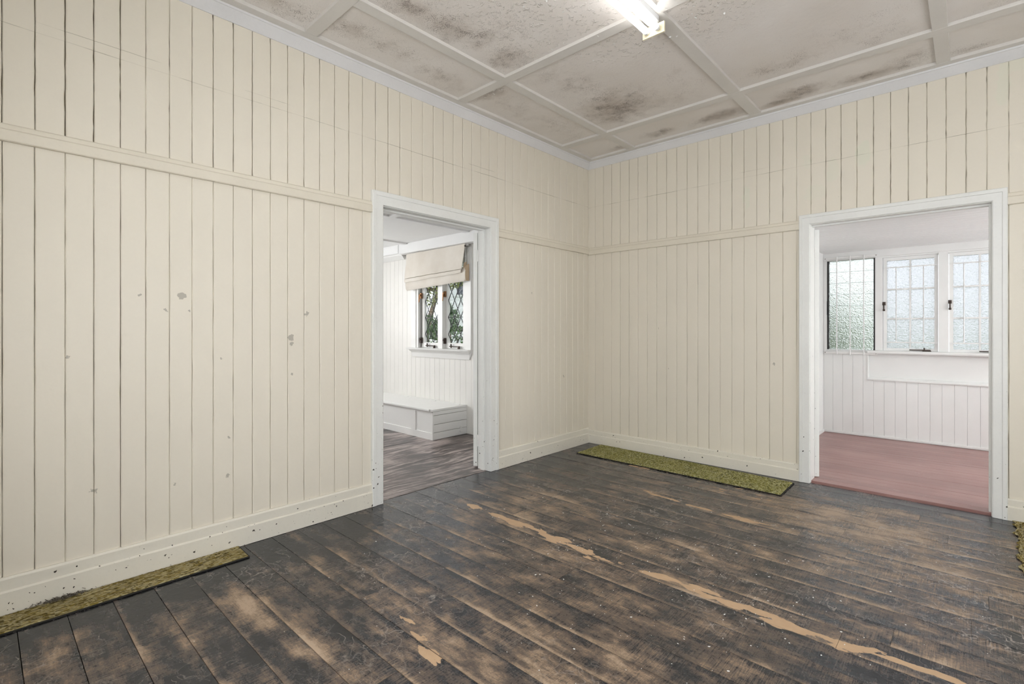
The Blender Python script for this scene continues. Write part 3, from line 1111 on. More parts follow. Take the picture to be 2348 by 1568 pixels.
# loose paint flakes hanging from the ceiling round the lamp
fl = MB()
for _ in range(80):
    bx, by, rx, ry, s = random.choice(PEEL[:9])
    x, y = random.gauss(bx, rx * .45), random.gauss(by, ry * .45)
    if abs(x - FX) < .06 and FY0 < y < FY1:
        continue
    z = ZC - .001
    if any(a - .01 < x < b + .01 for a, b in BX) or any(a - .01 < y < b + .01 for a, b in BY):
        z = ZB - .0005
    a = random.uniform(0, 6.28)
    L, w = random.uniform(.004, .014), random.uniform(.002, .006)
    ux, uy = math.cos(a), math.sin(a)
    drop = random.uniform(.002, .008)
    vs = []
    for (u, v, dz) in ((0, -1, 0), (0, 1, 0), (.5, 1, -.35), (1, .7, -1), (1, -.6, -1), (.5, -1, -.35)):
        vs.append((x + ux * L * u - uy * w * v, y + uy * L * u + ux * w * v, z + dz * drop))
    fl.add(vs, [(0, 1, 2, 5), (5, 2, 3, 4)])
fl.build('peeling_paint', 'white_plain', ceiling, kind='stuff')

# ------------------------------------------------------------------ carpet strips and paint flecks on the floor
def carpet(name, mat, quad, label, ragged=0.0, res=.006, clump=None):
    """pile strip over a quad (a, b, c, d): a-b back edge, d-c front edge"""
    a, b, c, d = [Vector((*q, 0)) for q in quad]
    nu = max(4, int((b - a).length / res))
    nv = max(4, int((d - a).length / res))
    root = empty(name, tuple((a + b + c + d) / 4), label=label, cat='carpet strip')
    mb = MB()
    for j in range(nv + 1):
        for i in range(nu + 1):
            u, v = i / nu, j / nv
            p = (a * (1 - u) + b * u) * (1 - v) + (d * (1 - u) + c * u) * v
            edge = min(u * nu, (1 - u) * nu, v * nv, (1 - v) * nv)
            h = .0085 + .0025 * noise.noise((p.x * 160, p.y * 160, 0)) + random.uniform(-.0012, .0012) + .002 * noise.noise((p.x * 9, p.y * 9, 2))
            if edge < 1:
                h = .004
            off = Vector((0, 0, 0))
            if ragged and i == 0:
                off = (a - b).normalized() * (ragged * noise.noise((p.y * 17, 1.7, 0)) - .01)
            if ragged and 0 < i < 6:
                off = (a - b).normalized() * (ragged * noise.noise((p.y * 17, 1.7, 0)) - .01) * (1 - i / 6)
            mb.v.append((p.x + off.x, p.y + off.y, h))
    for j in range(nv):
        for i in range(nu):
            k = j * (nu + 1) + i
            mb.f.append((k, k + nu + 1, k + nu + 2, k + 1))
    o = fixn(mb.build('pile', mat, root))
    if o.data.polygons[len(o.data.polygons) // 2].normal.z < 0:
        o.data.flip_normals()
    bk = MB()
    g = .0025
    A = [(a.x, a.y, .0004), (b.x, b.y, .0004), (c.x, c.y, .0004), (d.x, d.y, .0004)]
    B = [(p[0], p[1], .0048) for p in A]
    cen = (a + b + c + d) / 4
    out = lambda p: (p[0] + (g if p[0] > cen.x else -g), p[1] + (g if p[1] > cen.y else -g), p[2])
    if ragged:
        out = lambda p: (p[0] + (.035 if p[0] < cen.x else 0), p[1], p[2])
    fixn(bk.loft([out(p) for p in A], [out(p) for p in B]).build('backing', 'backing', root))
    return root


carpet('carpet_strip', 'mat_l', ((.027, -3.437), (.027, -4.70), (.205, -4.70), (.200, -3.442)), 'narrow brown-olive carpet strip against the long wall skirting, with dark grit on it')
carpet('carpet_strip', 'mat_r', ((.175, -.030), (1.975, -.105), (1.982, -.490), (.190, -.478)), 'long olive-green carpet strip lying before the wall between the corner and verandah doorway')
carpet('carpet_strip', 'mat_l', ((3.166, -.030), (3.95, -.030), (3.95, -.95), (3.160, -.95)), 'frayed olive carpet remnant by the right-hand skirting past the verandah doorway', ragged=.03)

# lint heap on the end of the left strip
fz = MB()
for _ in range(220):
    x, y = .036 + abs(random.gauss(0, .012)), -4.16 + random.gauss(0, .04)
    z = .012 + abs(random.gauss(0, .005))
    r = random.uniform(.0005, .0016)
    fz.tube((x, y, z), (x + random.uniform(-.01, .01), y + random.uniform(-.012, .012), z + random.uniform(-.003, .006)), r, 5)
fz.build('lint', 'lint', kind='stuff', label='small clump of dark grit on the brown carpet strip', cat='dirt')

pk = MB()
for _ in range(420):
    x, y = random.gauss(1.75, .62), random.gauss(-2.05, .60)
    if not (.1 < x < 4.3 and -4.6 < y < -.6):
        continue
    r = random.choice([.0009, .0011, .0013, .0016, .002, .0030])
    n = random.choice([4, 5, 6])
    a0 = random.uniform(0, 6.28)
    el = random.uniform(1, 2.2)
    ca, sa = math.cos(a0), math.sin(a0)
    A = []
    for i in range(n):
        t_ = 2 * math.pi * i / n
        u, v = r * el * math.cos(t_) * random.uniform(.7, 1.1), r * math.sin(t_) * random.uniform(.7, 1.1)
        A.append((x + u * ca - v * sa, y + u * sa + v * ca, .0002))
    B = [(p[0], p[1], .0016) for p in A]
    pk.loft(A, B)
pk.build('paint_flecks', 'white_plain', kind='stuff', label='scattered white paint flecks on the dark worn floorboards', cat='paint flecks')

# ------------------------------------------------------------------ bay room beyond door_1
BYW = -.5926                       # face of its window wall (looks -y)
BXL, BZC = -3.75, 2.29
wn0, wn1, wz0, wz1 = -2.215, -1.235, .962, 2.06     # window opening
wb = MB()
wb.box(BXL, wn0, BYW + T, BYW + .12, 0, BZC + .1)
wb.box(wn1, -WALLT, BYW + T, BYW + .12, 0, BZC + .1)
wb.box(wn0, wn1, BYW + T, BYW + .12, 0, wz0)
wb.box(wn0, wn1, BYW + T, BYW + .12, wz1, BZC + .1)
wall_bay = wb.build('wall_bay_window', 'white_wall', kind='structure')


def white_run(plane, u_first, pitch, u_lo, u_hi, z0, z1, mat, parent, hole):
    k = math.floor((u_lo - u_first) / pitch)
    u = u_first + k * pitch
    while u < u_hi - .004:
        a, b = max(u, u_lo), min(u + pitch, u_hi)
        segs = [(z0, z1)]
        if hole and b > hole[0] + .002 and a < hole[1] - .002:
            segs = [(z0, hole[2]), (hole[3], z1)]
            if a < hole[0]:
                put_board('wall_board', 'R', hole[0] - a - .001, hole[3] - hole[2], mat, (a, plane, hole[2]), parent)
            if b > hole[1]:
                put_board('wall_board', 'R', b - hole[1] - .001, hole[3] - hole[2], mat, (hole[1], plane, hole[2]), parent)
        for za, zb in segs:
            if zb - za > .01 and b - a > .012:
                put_board('wall_board', 'R', b - a - .001, zb - za, mat, (a + .0005, plane, za), parent)
        u += pitch


white_run(BYW, -1.28, .0955, BXL, -WALLT - .005, 0.0, BZC, 'white_wall', wall_bay, (wn0, wn1, wz0, wz1))
grooved_wall('wall_bay_end', 'white_wall', 'x', BXL, -.12, -4.7, BYW + .1, 0, BZC + .1, [(-3.55, -1.65, .9, 2.1)])
grooved_wall('wall_bay_rear', 'white_wall', 'y', -4.6, -.1, BXL - .1, -WALLT, 0, BZC + .1, [])
# lining of the dividing wall on the bay-room side, round the doorway
dl = MB()
dl.box(-WALLT - .006, -WALLT, -4.6, DL0 - .02, 0, BZC)
dl.box(-WALLT - .006, -WALLT, DL1 + .02, BYW, 0, BZC)
dl.box(-WALLT - .006, -WALLT, DL0 - .02, DL1 + .02, DLT + .02, BZC)
dl.build('wall_bay_partition', 'white_wall', kind='structure')
ceil_bay = box('ceiling_bay', 'white_ceiling', (BXL, -WALLT, -4.6, BYW + .1, BZC + .012, BZC + .07), kind='structure')
for (x0, x1) in ((BXL, -2.31), (-2.305, -1.145), (-1.14, -WALLT)):
    for (y0, y1) in ((-4.6, -2.91), (-2.905, -1.70), (-1.695, BYW)):
        box('ceiling_sheet', 'white_ceiling', (x0, x1, y0, y1, BZC, BZC + .011), ceil_bay)
for xx in (-1.142, -2.308):
    box('cover_batten', 'white_ceiling', (xx - .035, xx + .035, -4.6, BYW, BZC - .016, BZC + .001), ceil_bay, .001)
for yy in (-1.70, -2.91):
    box('cover_batten', 'white_ceiling', (BXL, -WALLT, yy - .035, yy + .035, BZC - .0165, BZC + .001), ceil_bay, .001)
# cornice and the boxed head over the window
cp = [(0, 2.113), (.010, 2.113), (.055, 2.165), (.06, 2.18), (0, 2.18)]
fixn(MB().loft([(BXL, BYW - d, z) for d, z in cp], [(-2.47, BYW - d, z) for d, z in cp]).build('trim_9', 'white', kind='structure'))
box('trim_10', 'white_ceiling', (BXL, -2.47, BYW - .11, BYW, 2.18, BZC), kind='structure')
box('trim_11', 'white_ceiling', (-2.47, -WALLT - .006, BYW - .105, BYW, 2.168, BZC), bevel=.003, kind='structure')

# bay room floor: boards run along y
floor_bay = box('floor_bay', 'gap', (BXL, -.036, -4.6, BYW + .02, -.06, -.022), kind='structure')
x = -.127
while x > BXL:
    x0 = max(x - .14, BXL)
    box('floorboard', 'floor2', (x0 + .0008, x - .0008, -4.6, BYW + .012, -.021, -random.uniform(0, .0012)), floor_bay)
    x -= .14

# leadlight casement window
window_1 = empty('window_1', ((wn0 + wn1) / 2, BYW, wz0), kind='structure')
GY = BYW + .052
box('frame_jamb', 'white', (wn0, wn0 + .045, BYW - .012, BYW + .11, wz0, wz1), window_1, .001)
box('frame_jamb', 'white', (wn1 - .045, wn1, BYW - .012, BYW + .11, wz0, wz1), window_1, .001)
box('frame_head', 'white', (wn0 + .045, wn1 - .045, BYW - .012, BYW + .11, wz1 - .04, wz1), window_1, .001)
box('mullion', 'white', (-1.770, -1.690, BYW - .012, BYW + .11, wz0, wz1 - .04), window_1, .001)
box('casing', 'white', (wn0 - .095, wn0 + .004, BYW - .020, BYW, wz0, 2.13), window_1, .002)
box('casing', 'white', (wn1 - .004, wn1 + .06, BYW - .020, BYW, wz0, 2.13), window_1, .002)
# stool and apron mould
sp_ = [(0, wz0 - .115), (.016, wz0 - .115), (.020, wz0 - .06), (.028, wz0 - .050), (.045, wz0 - .036), (.050, wz0 - .024), (.078, wz0 - .022), (.082, wz0 - .006), (.078, wz0), (0, wz0)]
inset = [.045, .04, .035, .03, .02, .01, 0, 0, 0, 0]
fixn(MB().loft([(-2.335 + e, BYW - d, z) for (d, z), e in zip(sp_, inset)], [(-1.165 - e, BYW - d, z) for (d, z), e in zip(sp_, inset)]).build('sill', 'white', window_1))


def clip(poly, x0, x1, z0, z1):
    def cut(pts, f):
        out = []
        for i in range(len(pts)):
            p, q = pts[i], pts[(i + 1) % len(pts)]
            a, b = f(p), f(q)
            if a >= 0:
                out.append(p)
            if a * b < 0:
                k = a / (a - b)
                out.append((p[0] + (q[0] - p[0]) * k, p[1] + (q[1] - p[1]) * k))
        return out
    for f in (lambda p: p[0] - x0, lambda p: x1 - p[0], lambda p: p[1] - z0, lambda p: z1 - p[1]):
        poly = cut(poly, f)
        if len(poly) < 3:
            return []
    return poly


def area2(p):
    return abs(sum(p[i][0] * p[(i + 1) % len(p)][1] - p[(i + 1) % len(p)][0] * p[i][1] for i in range(len(p)))) / 2


def lead_sash(g0, g1, zg0, zg1, zbar, s0, s1):
    """casement sash: four members, diamond panes, lead cames"""
    z0, z1 = wz0 + .004, wz1 - .042
    sash = box('sash', 'white', (s0, g0, GY - .020, GY + .018, z0, z1), window_1, .001)
    box('stile', 'white', (g1, s1, GY - .020, GY + .018, z0, z1), sash, .001)
    box('bottom_rail', 'white', (g0, g1, GY - .0195, GY + .0175, z0, zg0), sash, .001)
    box('top_rail', 'white', (g0, g1, GY - .0195, GY + .0175, zg1, z1), sash, .001)
    dx, dz = .1115, .2035
    lead = MB()
    for i in range(-8, 10):
        for sgn in (1, -1):
            # line through (g0 + i*dx, zbar) with slope sgn*dz/dx
            X, Z = [], []
            pts = []
            for zz in (zg0, zg1):
                pts.append((g0 + i * dx + sgn * (zz - zbar) * dx / dz, zz))
            (xa, za), (xb, zb) = pts
            lo, hi = 0.0, 1.0
            if abs(xb - xa) > 1e-9:
                t0, t1 = sorted(((g0 - xa) / (xb - xa), (g1 - xa) / (xb - xa)))
                lo, hi = max(lo, t0), min(hi, t1)
            if hi - lo < .02:
                continue
            p0 = Vector((xa + (xb - xa) * lo, GY, za + (zb - za) * lo))
            p1 = Vector((xa + (xb - xa) * hi, GY, za + (zb - za) * hi))
            d = (p1 - p0).normalized()
            w = Vector((-d.z, 0, d.x)) * .0034
            e = Vector((0, .0032 if sgn > 0 else .0029, 0))
            lead.loft([p0 - w - e, p0 + w - e, p0 + w + e, p0 - w + e], [p1 - w - e, p1 + w - e, p1 + w + e, p1 - w + e])
    lead.box(g0, g1, GY - .006, GY - .0035, zbar - .004, zbar + .004)
    fixn(lead.build('lead_came', 'lead', sash))
    for i in range(-2, 8):
        for j in range(-6, 8):
            cx0 = g0 + i * dx / 2
            cz0 = zbar + j * dz / 2
            if (i + j) % 2 == 0:
                continue
            poly = clip([(cx0 - dx / 2, cz0), (cx0, cz0 + dz / 2), (cx0 + dx / 2, cz0), (cx0, cz0 - dz / 2)], g0, g1, zg0, zg1)
            if len(poly) < 3 or area2(poly) < 2e-4:
                continue
            tilt = random.uniform(-.0006, .0006)
            MB().loft([(a, GY - .001 + tilt, b) for a, b in poly], [(a, GY + .001 + tilt, b) for a, b in poly]).build('pane', 'glass', sash)
    return sash


for (g0, g1, s0, s1) in ((-2.100, -1.832, -2.158, -1.772), (-1.648, -1.366, -1.690, -1.284)):
    sash = lead_sash(g0, g1, 1.030, 1.975, 1.339, s0, s1)
    lx = s0 + .006
    for (zz, m_) in ((1.62, 'brass'), (1.055, 'iron')):
        lt = MB()
        lt.box(lx - .012, lx + .018, GY - .045, GY - .018, zz - .035, zz + .035)
        lt.tube((lx + .004, GY - .045, zz + .01), (lx + .004, GY - .062, zz + .01), .010, 10)
        if zz > 1.4:
            lt.loft([(lx - .006, GY - .062, zz + .01), (lx + .012, GY - .062, zz + .01), (lx + .012, GY - .052, zz + .01), (lx - .006, GY - .052, zz + .01)],
                    [(lx + .002, GY - .075, zz - .085), (lx + .012, GY - .075, zz - .085), (lx + .012, GY - .067, zz - .085), (lx + .002, GY - .067, zz - .085)])
        lt.build('latch', m_, sash, bevel=.002)
    st_ = MB()
    mx_ = (g0 + g1) / 2
    st_.tube((mx_ - .07, GY - .040, wz0 + .030), (mx_ + .09, GY - .046, wz0 + .028), .006, 8)
    st_.tube((mx_ - .05, GY - .040, wz0 + .012), (mx_ - .05, GY - .040, wz0 + .058), .008, 8)
    st_.box(mx_ - .075, mx_ - .04, GY - .046, GY - .019, wz0 + .024, wz0 + .036)
    st_.box(mx_ + .08, mx_ + .10, GY - .052, GY - .030, wz0 + .001, wz0 + .036)
    st_.build('casement_stay', 'iron', sash)
    sr = MB().tube((s0 - .004, GY - .021, wz0 + .01), (s0 - .004, GY - .021, wz1 - .06), .0035, 6)
    sr.build('sash_rod', 'iron', sash)

# roman blind
blind = empty('roman_blind', (-1.77, BYW - .06, 1.68), label='half-raised cream roman blind hanging over the leadlight window', cat='blind')


def cloth(name, rows, mat, thick=.006, nu=28, par=blind):
    """rows: (z_left, z_right, y, x0, x1); lofted cloth of a given thickness"""
    mb = MB()
    nr = len(rows)
    for s in (0, 1):
        for (zl, zr, yy, x0, x1) in rows:
            for i in range(nu + 1):
                u = i / nu
                wv = .004 * math.sin(u * 9 + zl * 7) + .003 * math.sin(u * 23)
                mb.v.append((x0 + (x1 - x0) * u, yy + wv + s * thick, zl + (zr - zl) * u))
    m = nu + 1
    for s in (0, 1):
        for r in range(nr - 1):
            for i in range(nu):
                k = s * nr * m + r * m + i
                mb.f.append((k, k + 1, k + m + 1, k + m))
    o = nr * m
    for r in range(nr - 1):
        for i in (0, nu):
            k = r * m + i
            mb.f.append((k, k + m, k + m + o, k + o))
    for r in (0, nr - 1):
        for i in range(nu):
            k = r * m + i
            mb.f.append((k, k + 1, k + 1 + o, k + o))
    return fixn(mb.build(name, mat, par, smooth=True))


yb = BYW - .062
cloth('cloth_panel', [(2.160, 2.166, yb, -2.352, -1.222), (2.10, 2.105, yb - .002, -2.354, -1.228), (2.02, 2.03, yb - .010, -2.356, -1.235), (1.94, 1.96, yb - .020, -2.357, -1.243),
                      (1.875, 1.905, yb - .027, -2.358, -1.250), (1.846, 1.882, yb - .029, -2.358, -1.254)], 'cloth', .006)
cloth('cloth_fold', [(1.846, 1.884, yb - .012, -2.355, -1.250), (1.835, 1.874, yb - .034, -2.352, -1.252), (1.815, 1.862, yb - .038, -2.350, -1.256), (1.792, 1.838, yb - .034, -2.347, -1.262)], 'cloth', .005)
cloth('cloth_fold', [(1.862, 1.905, yb + .004, -2.345, -1.205), (1.80, 1.852, yb - .022, -2.343, -1.200), (1.75, 1.800, yb - .026, -2.336, -1.198), (1.705, 1.755, yb - .024, -2.328, -1.196), (1.690, 1.742, yb - .012, -2.325, -1.196)], 'cloth', .006)
MB().loft([(-1.205, yb - .024, 1.742), (-1.188, yb + .018, 1.746), (-1.188, yb + .030, 1.746), (-1.200, yb - .010, 1.742)],
          [(-1.205, yb - .020, 1.90), (-1.190, yb + .018, 1.938), (-1.190, yb + .030, 1.938), (-1.200, yb - .006, 1.90)]).build('cloth_return', 'cloth_edge', blind)
MB().loft([(-1.246, yb - .010, 1.888), (-1.226, yb + .018, 1.89), (-1.224, yb + .024, 1.89), (-1.246, yb - .002, 1.888)],
          [(-1.236, yb - .004, 1.955), (-1.222, yb + .018, 1.962), (-1.220, yb + .024, 1.962), (-1.236, yb + .004, 1.955)]).build('cloth_return', 'cloth_edge', blind)
box('head_batten', 'white', (-2.352, -1.205, yb + .014, BYW - .021, 2.146, 2.167), blind, .001)
MB().tube((-1.212, yb - .010, 2.130), (-1.212, yb - .010, 2.146), .010, 10).build('cord_pulley', 'iron', blind)
MB().tube((-1.212, yb - .004, 1.95), (-1.212, yb - .004, 2.13), .0018, 6).build('cord', 'white', blind)

# box seat under the window
BSX, BSY = -1.262, -1.085
seat = empty('box_seat', (-2.3, -.84, 0), label='white painted timber box seat with hinged lid under the leadlight window', cat='box seat')
BL = -3.70
box('lid', 'white', (BL, BSX - .045, BSY - .018, BYW - .055, .308, .330), seat, .003)
box('lid_strip', 'white', (BL, BSX + .002, BYW - .055, BYW - .001, .308, .330), seat, .001)
box('end_rail', 'white', (BSX - .045, BSX + .002, BSY - .002, BYW - .055, .308, .330), seat, .001)
for k, (z0, z1) in enumerate(((.0, .078), (.079, .166), (.167, .264), (.265, .307))):
    box('side_board', 'white', (BSX - .018, BSX, BSY + .001, BYW - .001, z0 + .0012, z1 - .0012), seat, .002)
box('bottom_rail', 'white', (BL, BSX - .001, BSY, BSY + .018, .0, .074), seat, .001)
box('top_rail', 'white', (BL, BSX - .001, BSY + .001, BSY + .018, .290, .307), seat, .001)
for (a, b) in ((BSX - .022, BSX - .001), (-1.655, -1.572), (-2.75, -2.67)):
    box('stile', 'white', (a, b, BSY, BSY + .018, .074, .290), seat, .001)
for (a, b) in ((-1.572, BSX - .022), (-2.67, -1.655), (BL, -2.75)):
    box('front_panel', 'white', (a, b, BSY + .009, BSY + .016, .074, .290), seat)
for xx in (-2.95, -2.35, -1.80, -1.36):
    hb = MB()
    hb.box(xx - .035, xx + .035, BYW - .075, BYW - .040, .330, .3325)
    hb.tube((xx - .035, BYW - .056, .3335), (xx + .035, BYW - .056, .3335), .0045, 8)
    hb.build('lid_hinge', 'white', seat)
for zz in (.035, .075):
    MB().box(BSX, BSX + .012, -.70, -.675, zz, zz + .022).build('side_clip', 'white', seat, bevel=.003)

# window added in the bay room's unseen end wall for its fill light
def simple_window(name, axis, plane, u0, u1, z0, z1, inward, mat='white', cols=3):
    w = empty(name, (plane, (u0 + u1) / 2, z0) if axis == 'x' else ((u0 + u1) / 2, plane, z0), kind='structure')

    def bx(nm, a, b, d0, d1, za, zb, m=mat):
        if axis == 'x':
            return box(nm, m, (plane + d0 * inward, plane + d1 * inward, a, b, za, zb), w, .001 if m == mat else 0)
        return box(nm, m, (a, b, plane + d0 * inward, plane + d1 * inward, za, zb), w, .001 if m == mat else 0)
    bx('casing', u0 - .08, u0, -.02, .02, z0 - .02, z1 + .08)
    bx('casing', u1, u1 + .08, -.02, .02, z0 - .02, z1 + .08)
    bx('casing', u0, u1, -.02, .02, z1, z1 + .08)
    bx('sill', u0 - .1, u1 + .1, -.10, .05, z0 - .04, z0)
    cw = (u1 - u0) / cols
    for k in range(cols):
        a, b = u0 + k * cw, u0 + (k + 1) * cw
        bx('stile', a, a + .045, -.07, -.03, z0, z1)
        bx('stile', b - .045, b, -.07, -.03, z0, z1)
        bx('rail', a + .045, b - .045, -.07, -.03, z0, z0 + .06)
        bx('rail', a + .045, b - .045, -.07, -.03, z1 - .05, z1)
        zm = (z0 + z1) / 2
        bx('muntin', a + .045, b - .045, -.06, -.04, zm - .01, zm + .01)
        bx('pane', a + .045, b - .045, -.051, -.048, z0 + .06, zm - .01, 'glass')
        bx('pane', a + .045, b - .045, -.051, -.048, zm + .01, z1 - .05, 'glass')
    return w


simple_window('window_5', 'x', BXL, -3.55, -1.65, .9, 2.1, 1)
simple_window('window_6', 'y', YW, 1.2, 4.3, .6, 2.3, 1, cols=5)
simple_window('window_7', 'x', XW, -4.15, -.95, .8, 2.3, -1, cols=5)

# ------------------------------------------------------------------ verandah beyond door_2
VY, VX0, VX1, VZC = 2.25, 1.728, 5.5, 2.062
VS0, VH = .965, 1.986            # sill top, window head
vw = MB()
vw.box(VX0 - .1, VX1, VY + T, VY + .13, 0, .66)
vw.box(VX0 - .1, 2.150, VY + T, VY + .13, .66, VS0)
vw.box(2.150, VX1, VY + .05, VY + .13, .66, VS0)
vw.box(VX0 - .1, VX1, VY + T, VY + .13, VH, VZC + .1)
vw.box(VX0 - .1, VX0 + .03, VY + T, VY + .13, VS0, VH)
vw.box(4.25, VX1, VY + T, VY + .13, VS0, VH)
wall_ver = vw.build('wall_verandah_window', 'ver_wall', kind='structure')
PV = .0945
k = 0
while VX0 + k * PV < VX1:
    a, b = VX0 + k * PV, min(VX0 + (k + 1) * PV, VX1)
    if b <= 2.150:
        put_board('wall_board', 'R', b - a - .001, .93, 'ver_wall', (a, VY, .0), wall_ver)
    elif a < 2.150:
        put_board('wall_board', 'R', b - a - .001, .645, 'ver_wall', (a, VY, .0), wall_ver)
        put_board('wall_board', 'R', 2.150 - a - .001, .285, 'ver_wall', (a, VY, .645), wall_ver)
    else:
        put_board('wall_board', 'R', b - a - .001, .645, 'ver_wall', (a, VY, .0), wall_ver)
    k += 1
box('recess_panel', 'ver_wall', (2.150, VX1, VY + .042, VY + .050, .645, .93), wall_ver)
lp = [(-.014, .640), (-.014, .652), (.006, .668), (.042, .672), (.042, .645), (.0, .640)]
fixn(MB().loft([(2.150, VY + d, z) for d, z in lp], [(VX1, VY + d, z) for d, z in lp]).build('recess_ledge', 'ver_wall', wall_ver))
box('recess_side', 'ver_wall', (2.142, 2.156, VY - .004, VY + .042, .640, .93), wall_ver, .002)
box('baseboard_verandah', 'ver_wall', (VX0, VX1, VY - .010, VY, .020, .040), kind='structure')
box('trim_12', 'ver_wall', (VX0, VX1, VY - .014, VY + T, VH, VZC), bevel=.002, kind='structure')
# verandah side walls, the house-side lining, ceiling and floor
ve = MB()
for kk in range(23):
    y0, y1 = .13 + kk * .0935, .13 + (kk + 1) * .0935
    if y1 > VY:
        y1 = VY
    c_ = .003
    ring = [(VX0 - .1, y0), (VX0 - .1, y1), (VX0 - c_, y1), (VX0, y1 - c_), (VX0, y0 + c_), (VX0 - c_, y0)]
    ve.loft([(a, b, 0) for a, b in ring], [(a, b, VZC + .05) for a, b in ring])
fixn(ve.build('wall_verandah_end', 'ver_wall', kind='structure'))
box('trim_13', 'ver_wall', (VX0, VX0 + .012, .13, VY - .01, 0, .04), kind='structure')
grooved_wall('wall_verandah_far', 'ver_wall', 'x', VX1, .12, .1, VY + .1, 0, VZC + .1, [(.45, 1.98, .85, 1.95)])
vi = MB()
vi.box(VX0, DR0 - .021, WALLT, WALLT + .006, 0, VZC)
vi.box(DR1 + .021, VX1, WALLT, WALLT + .006, 0, VZC)
vi.box(DR0 - .021, DR1 + .021, WALLT, WALLT + .006, DRT + .02, VZC)
vi.build('wall_verandah_inner', 'ver_wall', kind='structure')
simple_window('window_8', 'x', VX1, .45, 1.98, .85, 1.95, -1)
ceil_ver = box('ceiling_verandah', 'gap', (VX0 - .1, VX1, .13, VY + .13, VZC + T + .002, VZC + .08), kind='structure')
y = .132
while y < VY:
    w = min(.1, VY + .012 - y)
    put_board('ceiling_board', 'C', w - .0045, VX1 - VX0, 'ver_ceiling', (VX0, y, VZC), ceil_ver)
    y += .1
floor_ver = box('floor_verandah', 'gap', (VX0, VX1, .032, VY + .02, -.06, -.024), kind='structure')
y = .030
while y < VY:
    y1 = min(y + .098, VY + .01)
    box('floorboard', 'red', (VX0 + .001, VX1, y + .0008, y1 - .0008, -.022, .014 - random.uniform(0, .0009)), floor_ver, .0008)
    y += .098

# louvre window with its bars
window_2 = empty('window_2', (1.98, VY, VS0), kind='structure')
lx0, lx1, lz0, lz1 = 1.776, 2.199, .953, 1.972
box('frame_jamb', 'ver_wall', (VX0 + .002, lx0 - .014, VY - .006, VY + .10, .945, VH), window_2, .001)
box('frame_head', 'ver_wall', (lx0 - .014, lx1 + .014, VY + .002, VY + .10, lz1 + .006, VH), window_2, .001)
for (a, b) in ((lx0 - .014, lx0), (lx1, lx1 + .014)):
    box('louvre_channel', 'black', (a, b, VY + .020, VY + .070, lz0, lz1 + .006), window_2)
nb_ = 8
ph = (lz1 - lz0) / nb_
for kk in range(nb_):
    z0, z1 = lz0 + kk * ph, lz0 + (kk + 1) * ph + .006
    MB().loft([(lx0, VY + .036, z0), (lx1, VY + .036, z0), (lx1, VY + .041, z0), (lx0, VY + .041, z0)],
              [(lx0, VY + .052, z1), (lx1, VY + .052, z1), (lx1, VY + .057, z1), (lx0, VY + .057, z1)]).build('louvre_blade', 'obscure2', window_2)
box('louvre_lever', 'black', (lx0 - .022, lx0 - .010, VY + .000, VY + .022, 1.36, 1.52), window_2)
gr = box('grille_rail', 'white', (VX0 + .01, 2.236, VY - .022, VY - .014, .918, .942), window_2, .001)
box('grille_rail', 'white', (VX0 + .01, 2.236, VY - .022, VY - .014, 1.992, 2.014), window_2, .001)
for xx in (1.864, 1.990, 2.116):
    MB().tube((xx, VY - .027, .912), (xx, VY - .027, 2.018), .0055, 8).build('grille_bar', 'barwhite', window_2, smooth=True)
for xx in (1.75, 1.99, 2.225):
    for zz in (.930, 2.003):
        MB().tube((xx, VY - .022, zz), (xx, VY - .026, zz), .0045, 8).build('screw', 'iron', window_2)

# casements with hammered glass and flat bar grilles
sill_v = [(-.030, .932), (-.034, .944), (-.030, .962), (.0, .966), (.10, .966), (.10, .930), (0, .926)]
fixn(MB().loft([(2.150, VY + d, z) for d, z in sill_v], [(4.25, VY + d, z) for d, z in sill_v]).build('trim_14', 'ver_wall', kind='structure'))


